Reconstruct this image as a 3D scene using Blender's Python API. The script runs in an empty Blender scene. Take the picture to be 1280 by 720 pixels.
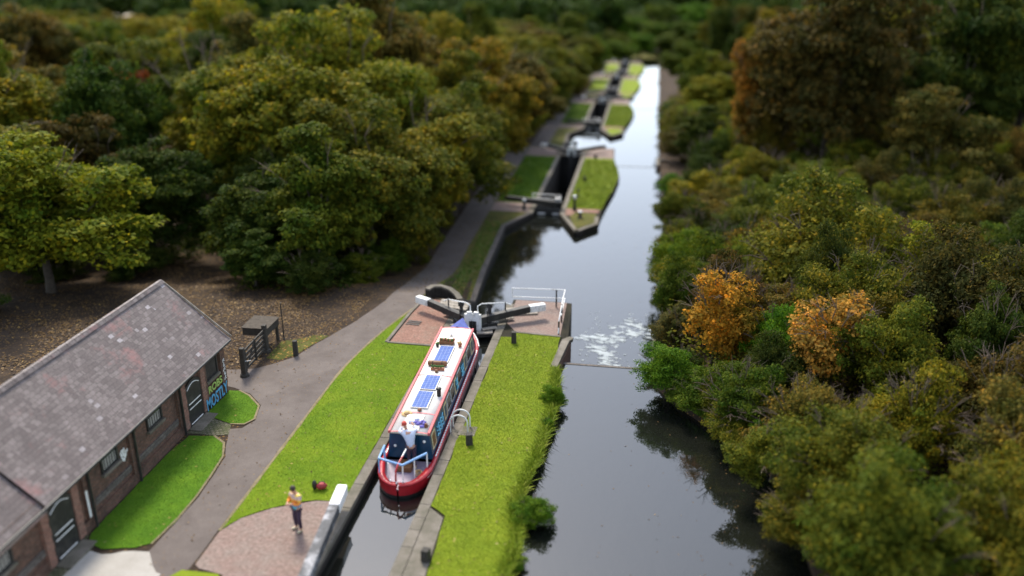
import bpy, bmesh, math, random
import numpy as np
from mathutils import Vector, Matrix, noise as mnoise
random.seed(7); RNG = np.random.default_rng(7)
R = math.radians
S = bpy.context.scene
COL = S.collection

# ------------------------------------------------------------------ tagging
def tag(o, label=None, cat=None, group=None, kind=None):
    if label: o['label'] = label
    if cat: o['category'] = cat
    if group: o['group'] = group
    if kind: o['kind'] = kind
    return o
def thing(name, label, cat, loc=(0,0,0), rz=0, group=None):
    o = bpy.data.objects.new(name, None); COL.objects.link(o)
    o.empty_display_size = .2
    o.location = loc; o.rotation_euler = (0,0,rz)
    return tag(o, label, cat, group)
def dup(root, loc, rz=0, label=None, group=None, scale=None, color=None):
    r = root.copy(); COL.objects.link(r); r.location = loc; r.rotation_euler = (0,0,rz)
    if scale: r.scale = scale
    if label: r['label'] = label
    if group: r['group'] = group
    if color: r.color = color
    for ch in list(root.children):
        c = ch.copy(); COL.objects.link(c); c.parent = r
        if color: c.color = color
        for g in list(ch.children):
            d = g.copy(); COL.objects.link(d); d.parent = c
    return r

# ------------------------------------------------------------------ mesh builder
def rotm(rz=0, rx=0, ry=0):
    return Matrix.Rotation(rz,3,'Z') @ Matrix.Rotation(ry,3,'Y') @ Matrix.Rotation(rx,3,'X')
class MB:
    def __init__(s): s.v=[]; s.f=[]; s.m=[]; s.sm=[]
    def add(s, vs, fs, mi=0, smooth=False):
        n=len(s.v); s.v += [tuple(v) for v in vs]
        for f in fs: s.f.append(tuple(n+i for i in f)); s.m.append(mi); s.sm.append(smooth)
        return s
    def box(s, c, d, rot=None, mi=0, taper=1.0):
        hx,hy,hz = d[0]/2,d[1]/2,d[2]/2
        vs=[]
        for z,t in ((-hz,1),(hz,taper)):
            for x,y in ((-hx,-hy),(hx,-hy),(hx,hy),(-hx,hy)): vs.append(Vector((x*t,y*t,z)))
        if rot: vs=[rot@v for v in vs]
        vs=[v+Vector(c) for v in vs]
        return s.add(vs, [(0,3,2,1),(4,5,6,7),(0,1,5,4),(1,2,6,5),(2,3,7,6),(3,0,4,7)], mi)
    def b6(s, x0,x1,y0,y1,z0,z1, mi=0):
        return s.box(((x0+x1)/2,(y0+y1)/2,(z0+z1)/2),(x1-x0,y1-y0,z1-z0),mi=mi)
    def beam(s, a, b, w, h, mi=0):
        a=Vector(a); b=Vector(b); d=(b-a); L=d.length; d.normalize()
        up=Vector((0,0,1)) if abs(d.z)<.95 else Vector((1,0,0))
        r=d.cross(up).normalized(); u=r.cross(d)
        vs=[]
        for p in (a,b):
            for i,j in ((-1,-1),(1,-1),(1,1),(-1,1)): vs.append(p+r*(i*w/2)+u*(j*h/2))
        return s.add(vs,[(0,1,2,3),(7,6,5,4),(0,4,5,1),(1,5,6,2),(2,6,7,3),(3,7,4,0)],mi)
    def tube(s, pts, r, n=8, mi=0, cap=True):
        pts=[Vector(p) for p in pts]; rr = r if isinstance(r,(list,tuple)) else [r]*len(pts)
        rings=[]; prev=None
        for i,p in enumerate(pts):
            d = (pts[min(i+1,len(pts)-1)]-pts[max(i-1,0)]).normalized()
            if prev is None:
                a = Vector((0,0,1)) if abs(d.z)<.9 else Vector((1,0,0)); x=d.cross(a).normalized()
            else:
                x=(prev-d*prev.dot(d)).normalized()
            prev=x; y=d.cross(x)
            rings.append([p+x*(math.cos(2*math.pi*k/n)*rr[i])+y*(math.sin(2*math.pi*k/n)*rr[i]) for k in range(n)])
        vs=[v for q in rings for v in q]; fs=[]
        for i in range(len(pts)-1):
            for k in range(n):
                a=i*n+k; b=i*n+(k+1)%n; fs.append((a,b,b+n,a+n))
        s.add(vs,fs,mi,True)
        if cap:
            s.add(rings[0],[tuple(range(n))[::-1]],mi); s.add(rings[-1],[tuple(range(n))],mi)
        return s
    def lathe(s, c, prof, n=14, mi=0, sx=1, sy=1):
        vs=[]; fs=[]
        for r,z in prof:
            for k in range(n):
                a=2*math.pi*k/n; vs.append((c[0]+r*math.cos(a)*sx,c[1]+r*math.sin(a)*sy,c[2]+z))
        for i in range(len(prof)-1):
            for k in range(n):
                a=i*n+k; b=i*n+(k+1)%n; fs.append((a,b,b+n,a+n))
        fs.append(tuple(range(n))[::-1]); m=len(vs)-n; fs.append(tuple(range(m,m+n)))
        return s.add(vs,fs,mi,True)
    def ball(s, c, r, n=10, m=7, mi=0):
        r = r if isinstance(r,(tuple,list)) else (r,r,r)
        vs=[]; fs=[]
        for i in range(m+1):
            t=math.pi*i/m
            for k in range(n):
                a=2*math.pi*k/n; vs.append((c[0]+r[0]*math.sin(t)*math.cos(a),c[1]+r[1]*math.sin(t)*math.sin(a),c[2]+r[2]*math.cos(t)))
        for i in range(m):
            for k in range(n):
                a=i*n+k; b=i*n+(k+1)%n; fs.append((a,a+n,b+n,b))
        return s.add(vs,fs,mi,True)
    def prism(s, poly, z0, z1, mi=0):
        n=len(poly); ar=sum(poly[i][0]*poly[(i+1)%n][1]-poly[(i+1)%n][0]*poly[i][1] for i in range(n))
        if ar<0: poly=poly[::-1]
        vs=[(x,y,z0) for x,y in poly]+[(x,y,z1) for x,y in poly]
        fs=[tuple(range(n))[::-1],tuple(range(n,2*n))]+[(i,(i+1)%n,(i+1)%n+n,i+n) for i in range(n)]
        return s.add(vs,fs,mi)
    def sheet(s, poly, z, mi=0):
        n=len(poly); ar=sum(poly[i][0]*poly[(i+1)%n][1]-poly[(i+1)%n][0]*poly[i][1] for i in range(n))
        if ar<0: poly=poly[::-1]
        return s.add([(x,y,z) for x,y in poly],[tuple(range(n))],mi)
    def loft(s, secs, mi=0, smooth=False, closed=False, caps=False):
        n=len(secs[0]); vs=[v for q in secs for v in q]; fs=[]
        for i in range(len(secs)-1):
            for k in range(n if closed else n-1):
                a=i*n+k; b=i*n+(k+1)%n; fs.append((a,b,b+n,a+n))
        if caps: fs.append(tuple(range(n))[::-1]); m=(len(secs)-1)*n; fs.append(tuple(range(m,m+n)))
        return s.add(vs,fs,mi,smooth)
    def build(s, name, mats, parent=None, bevel=0, jitter=0):
        me=bpy.data.meshes.new(name); me.from_pydata(s.v,[],s.f)
        if not isinstance(mats,(list,tuple)): mats=[mats]
        for m in mats: me.materials.append(m)
        me.polygons.foreach_set('material_index',s.m); me.polygons.foreach_set('use_smooth',s.sm)
        me.update(); boxuv(me)
        o=bpy.data.objects.new(name,me); COL.objects.link(o)
        if parent is not None: o.parent=parent
        if bevel:
            b=o.modifiers.new('bevel','BEVEL'); b.width=bevel; b.segments=2; b.limit_method='ANGLE'; b.angle_limit=R(40)
        return o
def boxuv(me):
    nl=len(me.loops)
    if nl==0: return
    uv=me.uv_layers.new(name='UVMap')
    co=np.empty(len(me.vertices)*3,dtype=np.float32); me.vertices.foreach_get('co',co); co=co.reshape(-1,3)
    li=np.empty(nl,dtype=np.int32); me.loops.foreach_get('vertex_index',li)
    nf=len(me.polygons); nn=np.empty(nf*3,dtype=np.float32); me.polygons.foreach_get('normal',nn); nn=nn.reshape(-1,3)
    lt=np.empty(nf,dtype=np.int32); me.polygons.foreach_get('loop_total',lt)
    N=np.repeat(nn,lt,axis=0)
    u=np.stack([-N[:,1],N[:,0],np.zeros(len(N))],1); l=np.linalg.norm(u,axis=1)
    flat=l<.2; u[flat]=(1,0,0); l[flat]=1; u/=l[:,None]
    v=np.cross(N,u); P=co[li]
    uv.data.foreach_set('uv',np.stack([(P*u).sum(1),(P*v).sum(1)],1).astype(np.float32).ravel())

# ------------------------------------------------------------------ materials
def new_mat(name):
    m=bpy.data.materials.new(name); m.use_nodes=True; nt=m.node_tree
    b=nt.nodes['Principled BSDF']; return m,nt,b
def nd(nt,t,**k):
    n=nt.nodes.new(t)
    for a,v in k.items(): setattr(n,a,v)
    return n
def ramp(nt, stops, fac=None):
    r=nd(nt,'ShaderNodeValToRGB'); e=r.color_ramp.elements
    while len(e)<len(stops): e.new(.5)
    for i,(p,c) in enumerate(stops): e[i].position=p; e[i].color=(*c,1) if len(c)==3 else c
    if fac is not None: nt.links.new(fac,r.inputs[0])
    return r
def noise(nt, scale, detail=6, rough=.6, vec=None, dist=0):
    n=nd(nt,'ShaderNodeTexNoise'); n.inputs['Scale'].default_value=scale; n.inputs['Detail'].default_value=detail
    n.inputs['Roughness'].default_value=rough; n.inputs['Distortion'].default_value=dist
    if vec is not None: nt.links.new(vec,n.inputs['Vector'])
    return n
def mix(nt, a, b, fac, mode='MIX'):
    m=nd(nt,'ShaderNodeMix',data_type='RGBA',blend_type=mode)
    for s,i in ((a,6),(b,7)):
        if isinstance(s,tuple): m.inputs[i].default_value=(*s,1) if len(s)==3 else s
        else: nt.links.new(s,m.inputs[i])
    if isinstance(fac,(int,float)): m.inputs[0].default_value=fac
    else: nt.links.new(fac,m.inputs[0])
    return m.outputs[2]
def coord(nt, kind='Object'):
    return nd(nt,'ShaderNodeTexCoord').outputs[kind]
def bump(nt, b, h, strength=.4, dist=.02):
    n=nd(nt,'ShaderNodeBump'); n.inputs['Strength'].default_value=strength; n.inputs['Distance'].default_value=dist
    nt.links.new(h,n.inputs['Height']); nt.links.new(n.outputs[0],b.inputs['Normal'])
def simple(name, col, rough=.6, metal=0, var=.25, scale=8, spec=.5, dirt=None):
    m,nt,b=new_mat(name); c=coord(nt)
    n=noise(nt,scale,7,.65,c)
    lo=tuple(x*(1-var) for x in col); hi=tuple(min(1,x*(1+var)) for x in col)
    r=ramp(nt,[(.3,lo),(.7,hi)],n.outputs[0]); out=r.outputs[0]
    if dirt:
        n2=noise(nt,scale*.35,8,.7,c); r2=ramp(nt,[(.5,(0,0,0)),(.68,(1,1,1))],n2.outputs[0])
        out=mix(nt,out,dirt,r2.outputs[0])
    nt.links.new(out,b.inputs['Base Color'])
    b.inputs['Roughness'].default_value=rough; b.inputs['Metallic'].default_value=metal
    b.inputs['Specular IOR Level'].default_value=spec
    bump(nt,b,n.outputs[0],.25,.01)
    return m
def ground_mat(name, stops, scale=3, fine=60, rough=.95, bs=.6, bd=.03, leaves=None):
    m,nt,b=new_mat(name); c=coord(nt)
    n=noise(nt,scale,10,.7,c); n2=noise(nt,fine,5,.7,c)
    f=nd(nt,'ShaderNodeMath',operation='ADD'); 
    s1=nd(nt,'ShaderNodeMath',operation='MULTIPLY'); s1.inputs[1].default_value=.55; nt.links.new(n.outputs[0],s1.inputs[0])
    s2=nd(nt,'ShaderNodeMath',operation='MULTIPLY'); s2.inputs[1].default_value=.45; nt.links.new(n2.outputs[0],s2.inputs[0])
    nt.links.new(s1.outputs[0],f.inputs[0]); nt.links.new(s2.outputs[0],f.inputs[1])
    r=ramp(nt,stops,f.outputs[0]); out=r.outputs[0]
    if leaves:
        col,dens,sc=leaves
        v=nd(nt,'ShaderNodeTexVoronoi'); v.inputs['Scale'].default_value=sc; nt.links.new(c,v.inputs['Vector'])
        sep=nd(nt,'ShaderNodeSeparateColor'); nt.links.new(v.outputs['Color'],sep.inputs[0])
        th=nd(nt,'ShaderNodeMath',operation='LESS_THAN'); th.inputs[1].default_value=dens; nt.links.new(sep.outputs[0],th.inputs[0])
        d=nd(nt,'ShaderNodeMath',operation='LESS_THAN'); d.inputs[1].default_value=.42; nt.links.new(v.outputs['Distance'],d.inputs[0])
        a=nd(nt,'ShaderNodeMath',operation='MULTIPLY'); nt.links.new(th.outputs[0],a.inputs[0]); nt.links.new(d.outputs[0],a.inputs[1])
        n3=noise(nt,.35,4,.6,c); r3=ramp(nt,[(.38,(0,0,0)),(.55,(1,1,1))],n3.outputs[0])
        a2=nd(nt,'ShaderNodeMath',operation='MULTIPLY'); nt.links.new(a.outputs[0],a2.inputs[0]); nt.links.new(r3.outputs[0],a2.inputs[1])
        lc=ramp(nt,[(0,col[0]),(.5,col[1]),(1,col[2])],sep.outputs[1])
        out=mix(nt,out,lc.outputs[0],a2.outputs[0])
    nt.links.new(out,b.inputs['Base Color']); b.inputs['Roughness'].default_value=rough
    b.inputs['Specular IOR Level'].default_value=.2
    bump(nt,b,f.outputs[0],bs,bd)
    return m
LEAFC=((.24,.12,.03),(.30,.19,.05),(.16,.07,.025))
M={}
M['soil']=ground_mat('leafy_soil',[(.3,(.014,.010,.007)),(.5,(.034,.023,.015)),(.62,(.06,.04,.026)),(.75,(.09,.062,.04))],1.2,26,leaves=(((.13,.07,.02),(.16,.10,.03),(.09,.045,.016)),.4,9))
M['grass']=ground_mat('lawn_grass',[(.30,(.09,.135,.006)),(.47,(.14,.195,.008)),(.60,(.19,.23,.012)),(.74,(.24,.22,.04))],.7,22,bs=.6,bd=.04,leaves=(((.3,.24,.08),(.25,.18,.04),(.32,.3,.12)),.035,8))
M['grass_dark']=ground_mat('deep_green_lawn',[(.3,(.03,.09,.004)),(.5,(.065,.15,.005)),(.62,(.10,.19,.007)),(.72,(.15,.20,.02))],.8,22,bs=.6,bd=.04,leaves=(((.3,.24,.08),(.25,.18,.04),(.32,.3,.12)),.03,8))  # darker, deeper green lawn colour
M['grass_mid']=ground_mat('lawn_grass_left',[(.30,(.06,.12,.004)),(.47,(.105,.175,.005)),(.60,(.155,.215,.008)),(.74,(.21,.22,.03))],.6,22,bs=.6,bd=.04,leaves=(((.3,.24,.08),(.25,.18,.04),(.32,.3,.12)),.03,8))
M['verge']=ground_mat('verge_grass',[(.3,(.03,.035,.008)),(.48,(.065,.072,.012)),(.6,(.10,.10,.02)),(.72,(.11,.08,.04))],.9,18,bs=.8,bd=.05,leaves=(LEAFC,.3,8))
M['tarmac']=ground_mat('tarmac',[(.3,(.07,.057,.05)),(.5,(.115,.096,.086)),(.7,(.175,.15,.135))],.55,45,rough=.85,bs=.25,bd=.01,leaves=(((.16,.09,.04),(.19,.13,.06),(.12,.07,.04)),.05,13))
M['edge']=ground_mat('worn_edge',[(.3,(.10,.085,.05)),(.5,(.19,.155,.09)),(.7,(.27,.23,.12))],2.5,30)
M['concrete_pale']=ground_mat('pale_concrete',[(.3,(.25,.23,.20)),(.5,(.33,.31,.28)),(.7,(.42,.40,.37))],.9,30,rough=.8,bs=.2,bd=.01)
M['coping']=ground_mat('coping_stone',[(.3,(.05,.05,.032)),(.45,(.11,.10,.075)),(.55,(.165,.145,.12)),(.7,(.26,.235,.20))],1.3,30,rough=.8,bs=.4,bd=.015)
M['mud']=ground_mat('muddy_bank',[(.3,(.012,.011,.008)),(.5,(.025,.022,.014)),(.7,(.045,.04,.02))],1.5,20)
def brick_mat(name, c1, c2, mortar, bw=.23, bh=.075, ms=.012, grime=(.03,.025,.02), gth=(.5,.75), rough=.85, off=.5):
    m,nt,b=new_mat(name); uv=coord(nt,'UV')
    t=nd(nt,'ShaderNodeTexBrick'); nt.links.new(uv,t.inputs['Vector']); t.offset=off
    t.inputs['Scale'].default_value=1; t.inputs['Brick Width'].default_value=bw; t.inputs['Row Height'].default_value=bh
    t.inputs['Mortar Size'].default_value=ms; t.inputs['Mortar Smooth'].default_value=.2; t.inputs['Bias'].default_value=0
    t.inputs['Color1'].default_value=(*c1,1); t.inputs['Color2'].default_value=(*c2,1); t.inputs['Mortar'].default_value=(*mortar,1)
    n=noise(nt,1.3,8,.7,uv); n2=noise(nt,9,6,.7,uv)
    r=ramp(nt,[(gth[0],(0,0,0)),(gth[1],(1,1,1))],n.outputs[0])
    o=mix(nt,t.outputs['Color'],grime,r.outputs[0])
    r2=ramp(nt,[(.35,(.65,.65,.65)),(.65,(1.25,1.25,1.25))],n2.outputs[0])
    o=mix(nt,o,r2.outputs[0],1.0,'MULTIPLY')
    nt.links.new(o,b.inputs['Base Color']); b.inputs['Roughness'].default_value=rough; b.inputs['Specular IOR Level'].default_value=.3
    inv=nd(nt,'ShaderNodeMath',operation='SUBTRACT'); inv.inputs[0].default_value=1; nt.links.new(t.outputs['Fac'],inv.inputs[1])
    bump(nt,b,inv.outputs[0],.6,.012)
    return m
M['brick']=brick_mat('red_brick',(.105,.05,.034),(.19,.092,.06),(.10,.085,.07),gth=(.48,.8))
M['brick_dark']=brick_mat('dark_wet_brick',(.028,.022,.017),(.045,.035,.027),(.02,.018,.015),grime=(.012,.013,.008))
M['brick_rim']=brick_mat('blue_brick_edge',(.10,.085,.075),(.15,.13,.115),(.06,.055,.045),bw=.3,bh=.15)
M['paving']=brick_mat('pink_brick_paving',(.22,.105,.075),(.29,.15,.11),(.15,.11,.085),bw=.23,bh=.115,grime=(.20,.16,.12),gth=(.5,.8))
M['paving_faded']=brick_mat('faded_brick_paving',(.20,.135,.112),(.24,.165,.14),(.17,.125,.105),bw=.23,bh=.115,ms=.008,grime=(.21,.17,.145),gth=(.42,.7))
M['cobble']=brick_mat('mossy_setts',(.10,.09,.065),(.16,.14,.10),(.04,.05,.015),bw=.18,bh=.12,ms=.02,grime=(.05,.06,.015),gth=(.45,.7))
def slate_mat():
    m,nt,b=new_mat('roof_slates'); uv=coord(nt,'UV')
    t=nd(nt,'ShaderNodeTexBrick'); nt.links.new(uv,t.inputs['Vector'])
    t.inputs['Scale'].default_value=1; t.inputs['Brick Width'].default_value=.25; t.inputs['Row Height'].default_value=.17
    t.inputs['Mortar Size'].default_value=.007; t.inputs['Mortar Smooth'].default_value=.3; t.inputs['Bias'].default_value=-.1
    t.inputs['Color1'].default_value=(.115,.09,.084,1); t.inputs['Color2'].default_value=(.20,.165,.155,1); t.inputs['Mortar'].default_value=(.06,.048,.045,1)
    # a few odd slates
    t2=nd(nt,'ShaderNodeTexBrick'); nt.links.new(uv,t2.inputs['Vector'])
    for k in ('Scale','Brick Width','Row Height','Mortar Size'): t2.inputs[k].default_value=t.inputs[k].default_value
    t2.inputs['Color1'].default_value=(0,0,0,1); t2.inputs['Color2'].default_value=(1,1,1,1); t2.inputs['Mortar'].default_value=(0,0,0,1); t2.inputs['Bias'].default_value=0
    odd=ramp(nt,[(.985,(0,0,0)),(.995,(1,1,1))],t2.outputs['Color'])
    mp=nd(nt,'ShaderNodeMapping'); mp.inputs['Scale'].default_value=(1.6,.35,1); nt.links.new(uv,mp.inputs[0])
    n=noise(nt,.55,8,.7,uv); n2=noise(nt,1.0,9,.75,mp.outputs[0],.4); n3=noise(nt,14,5,.7,uv)
    red=ramp(nt,[(.55,(0,0,0)),(.68,(1,1,1))],n.outputs[0]); dark=ramp(nt,[(.46,(0,0,0)),(.68,(1,1,1))],n2.outputs[0])
    o=mix(nt,t.outputs['Color'],(.27,.13,.12),red.outputs[0])
    md=nd(nt,'ShaderNodeMath',operation='MULTIPLY'); md.inputs[1].default_value=.55; nt.links.new(dark.outputs[0],md.inputs[0])
    o=mix(nt,o,(.07,.055,.05),md.outputs[0])
    mo=nd(nt,'ShaderNodeMath',operation='MULTIPLY'); mo.inputs[1].default_value=.6; nt.links.new(odd.outputs[0],mo.inputs[0])
    o=mix(nt,o,(.40,.37,.38),mo.outputs[0])
    r3=ramp(nt,[(.35,(.8,.8,.8)),(.65,(1.15,1.15,1.15))],n3.outputs[0]); o=mix(nt,o,r3.outputs[0],1.0,'MULTIPLY')
    nt.links.new(o,b.inputs['Base Color']); b.inputs['Roughness'].default_value=.6; b.inputs['Specular IOR Level'].default_value=.4
    inv=nd(nt,'ShaderNodeMath',operation='SUBTRACT'); inv.inputs[0].default_value=1; nt.links.new(t.outputs['Fac'],inv.inputs[1])
    bump(nt,b,inv.outputs[0],.7,.02)
    return m
M['slate']=slate_mat()
M['white']=simple('white_paint',(.72,.72,.70),.5,var=.12,scale=14,dirt=(.38,.37,.33))
M['white_clean']=simple('clean_white_paint',(.8,.79,.77),.4,var=.05,scale=6)
M['black']=simple('black_paint',(.018,.018,.018),.45,var=.4,scale=10,dirt=(.05,.048,.043))
M['gate_black']=simple('black_gate_timber',(.016,.015,.014),.6,var=.5,scale=7,dirt=(.045,.042,.035))
M['timber']=simple('weathered_plank',(.27,.24,.20),.8,var=.3,scale=9,dirt=(.14,.12,.09))
M['darkwood']=simple('dark_wood',(.03,.026,.02),.8,var=.4,scale=9)
M['beam_worn']=simple('worn_beam',(.05,.053,.06),.7,var=.45,scale=5,dirt=(.38,.38,.4))
M['metal']=simple('galvanised_steel',(.45,.45,.45),.4,.6,.15)
M['bark']=simple('bark',(.06,.048,.035),.95,var=.4,scale=6)
M['twig']=simple('pale_twig',(.11,.08,.055),.9,var=.3,scale=6)
M['boatred']=simple('boat_red',(.36,.012,.018),.35,var=.15,scale=4)
M['pinkred']=simple('faded_red_trim',(.50,.085,.09),.4,var=.15,scale=5)
M['boatblue']=simple('boat_blue',(.004,.042,.09),.3,var=.2,scale=3)
M['boatblack']=simple('hull_black',(.015,.014,.013),.5,var=.4,scale=4,dirt=(.05,.035,.025))
M['roofcream']=simple('roof_cream',(.70,.66,.60),.45,var=.07,scale=3,dirt=(.62,.56,.50))
M['cream']=simple('cream_panel',(.62,.52,.30),.4,var=.1)
M['railblue']=simple('pale_blue_rail',(.22,.40,.68),.35,var=.1)
M['deck']=simple('lilac_deck',(.30,.24,.30),.6,var=.15)
M['tarp']=simple('blue_canvas',(.035,.06,.27),.6,var=.25,scale=3)
M['window_grey']=simple('grey_window_board',(.26,.25,.23),.7,var=.25)
M['glass']=simple('dark_glass',(.02,.025,.03),.08,var=.3,scale=2,spec=.8)
M['brown']=simple('brown_wood',(.17,.075,.028),.6,var=.3)
M['terracotta']=simple('terracotta',(.33,.12,.06),.7,var=.2)
M['plant']=simple('potted_leaves',(.05,.12,.02),.7,var=.5,scale=30)
M['straw']=simple('straw',(.55,.38,.17),.8,var=.2,scale=30)
M['purple']=simple('purple_cloth',(.13,.11,.38),.8,var=.4,scale=12)
M['cyan']=simple('cyan_lettering',(.18,.55,.75),.4,var=.1)
M['graf_blue']=simple('blue_spray',(.09,.32,.52),.6,var=.25,scale=12)
M['graf_green']=simple('green_spray',(.30,.42,.10),.6,var=.2,scale=12)
M['skin']=simple('skin',(.45,.24,.16),.5,var=.08,scale=20)
M['hair']=simple('dark_hair',(.03,.018,.012),.6,var=.4,scale=40)
M['shirt']=simple('white_shirt',(.50,.55,.68),.8,var=.08,scale=12)
M['trouser']=simple('dark_trousers',(.05,.03,.055),.8,var=.25,scale=14)
M['redcap']=simple('red_cap',(.5,.06,.04),.7,var=.15,scale=14)
M['shoe']=simple('pale_shoes',(.55,.48,.33),.7,var=.1,scale=14)
M['redbag']=simple('red_bag',(.32,.03,.035),.6,var=.25,scale=14)
M['foam']=simple('foam',(.36,.41,.44),.8,var=.08,scale=14)
M['house_brick']=simple('house_brick',(.17,.10,.085),.8,var=.2,scale=1)
M['tile']=simple('roof_tile',(.12,.075,.07),.8,var=.2,scale=2)
def solar_mat():
    m,nt,b=new_mat('solar_cells'); uv=coord(nt,'UV')
    t=nd(nt,'ShaderNodeTexBrick'); nt.links.new(uv,t.inputs['Vector']); t.offset=0
    t.inputs['Scale'].default_value=1; t.inputs['Brick Width'].default_value=.155; t.inputs['Row Height'].default_value=.155
    t.inputs['Mortar Size'].default_value=.006
    t.inputs['Color1'].default_value=(.02,.068,.27,1); t.inputs['Color2'].default_value=(.032,.09,.32,1); t.inputs['Mortar'].default_value=(.22,.28,.45,1)
    nt.links.new(t.outputs['Color'],b.inputs['Base Color']); b.inputs['Roughness'].default_value=.5; b.inputs['Specular IOR Level'].default_value=.2
    return m
M['solar']=solar_mat()
def tiedye():
    m,nt,b=new_mat('tie_dye_cloth'); c=coord(nt)
    sep=nd(nt,'ShaderNodeSeparateXYZ'); nt.links.new(c,sep.inputs[0])
    n=noise(nt,5,4,.6,c); a=nd(nt,'ShaderNodeMath',operation='MULTIPLY_ADD'); a.inputs[1].default_value=.5; nt.links.new(n.outputs[0],a.inputs[0]); nt.links.new(sep.outputs[2],a.inputs[2])
    mr=nd(nt,'ShaderNodeMapRange'); mr.inputs[1].default_value=1.1; mr.inputs[2].default_value=1.8; nt.links.new(a.outputs[0],mr.inputs[0])
    r=ramp(nt,[(0,(.12,.45,.55)),(.22,(.12,.42,.58)),(.33,(.5,.08,.14)),(.48,(.75,.22,.03)),(.6,(.8,.5,.06)),(.75,(.55,.4,.5)),(.9,(.85,.6,.1))],mr.outputs[0])
    nt.links.new(r.outputs[0],b.inputs['Base Color']); b.inputs['Roughness'].default_value=.85
    return m
M['tiedye']=tiedye()
def water_mat(name, bs=.10, sc=1.6, base=(.008,.009,.007), rough=.03):
    m,nt,b=new_mat(name); c=coord(nt)
    mp=nd(nt,'ShaderNodeMapping'); mp.inputs['Scale'].default_value=(1,.55,1); nt.links.new(c,mp.inputs[0])
    n=noise(nt,sc,4,.55,mp.outputs[0],.3); n2=noise(nt,sc*5,3,.5,mp.outputs[0],.2)
    f=nd(nt,'ShaderNodeMath',operation='MULTIPLY_ADD'); f.inputs[1].default_value=.25; nt.links.new(n2.outputs[0],f.inputs[0]); nt.links.new(n.outputs[0],f.inputs[2])
    b.inputs['Base Color'].default_value=(*base,1); b.inputs['Roughness'].default_value=rough
    b.inputs['IOR'].default_value=1.55; b.inputs['Specular IOR Level'].default_value=.9
    bump(nt,b,f.outputs[0],bs,.05)
    return m
M['water']=water_mat('canal_water')
def foliage_mat():
    m,nt,b=new_mat('foliage'); c=coord(nt)
    oi=nd(nt,'ShaderNodeObjectInfo'); geo=nd(nt,'ShaderNodeNewGeometry')
    off=nd(nt,'ShaderNodeVectorMath',operation='SCALE'); off.inputs['Scale'].default_value=17.0
    cmb=nd(nt,'ShaderNodeCombineXYZ')
    for k in range(3): nt.links.new(oi.outputs['Random'],cmb.inputs[k])
    nt.links.new(cmb.outputs[0],off.inputs[0])
    ad=nd(nt,'ShaderNodeVectorMath',operation='ADD'); nt.links.new(c,ad.inputs[0]); nt.links.new(off.outputs[0],ad.inputs[1])
    n=noise(nt,.45,5,.65,ad.outputs[0])
    # patches of other leaf hue inside a crown, and leaf to leaf variation
    r=ramp(nt,[(.36,(.50,.72,.6)),(.5,(1,1,1)),(.64,(1.28,1.15,.9))],n.outputs[0])
    o=mix(nt,oi.outputs['Color'],r.outputs[0],1.0,'MULTIPLY')
    r2=ramp(nt,[(0,(.5,.62,.6)),(.5,(1,1,1)),(.85,(1.45,1.3,1.1)),(1,(2.3,1.6,1.1))],geo.outputs['Random Per Island'])
    o=mix(nt,o,r2.outputs[0],1.0,'MULTIPLY')
    nt.links.new(o,b.inputs['Base Color']); b.inputs['Roughness'].default_value=.7; b.inputs['Specular IOR Level'].default_value=.08
    tr=nd(nt,'ShaderNodeBsdfTranslucent'); nt.links.new(o,tr.inputs[0])
    ms=nd(nt,'ShaderNodeMixShader'); ms.inputs[0].default_value=.38
    nt.links.new(b.outputs[0],ms.inputs[1]); nt.links.new(tr.outputs[0],ms.inputs[2])
    nt.links.new(ms.outputs[0],nt.nodes['Material Output'].inputs[0])
    return m
M['leaf']=foliage_mat()
def blade_mat(name, stops):
    m,nt,b=new_mat(name); geo=nd(nt,'ShaderNodeNewGeometry')
    n=noise(nt,.6,7,.7,coord(nt))
    a=nd(nt,'ShaderNodeMath',operation='MULTIPLY_ADD'); a.inputs[1].default_value=.45; nt.links.new(geo.outputs['Random Per Island'],a.inputs[0])
    s=nd(nt,'ShaderNodeMath',operation='MULTIPLY'); s.inputs[1].default_value=.6; nt.links.new(n.outputs[0],s.inputs[0]); nt.links.new(s.outputs[0],a.inputs[2])
    r=ramp(nt,stops,a.outputs[0]); nt.links.new(r.outputs[0],b.inputs['Base Color']); b.inputs['Roughness'].default_value=.6
    b.inputs['Specular IOR Level'].default_value=.2
    return m
M['blade']=blade_mat('grass_blades',[(.2,(.095,.155,.006)),(.42,(.155,.225,.009)),(.65,(.225,.275,.015)),(.95,(.33,.31,.07))])
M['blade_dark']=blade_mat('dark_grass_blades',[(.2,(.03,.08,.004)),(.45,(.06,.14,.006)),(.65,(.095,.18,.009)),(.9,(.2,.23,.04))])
M['blade_mid']=blade_mat('lawn_blades_left',[(.2,(.06,.13,.004)),(.42,(.115,.205,.006)),(.65,(.18,.26,.010)),(.95,(.29,.29,.05))])
M['litter']=blade_mat('fallen_leaves',[(.2,(.05,.028,.014)),(.5,(.10,.056,.02)),(.7,(.17,.10,.03)),(.95,(.30,.20,.06))])

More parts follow.
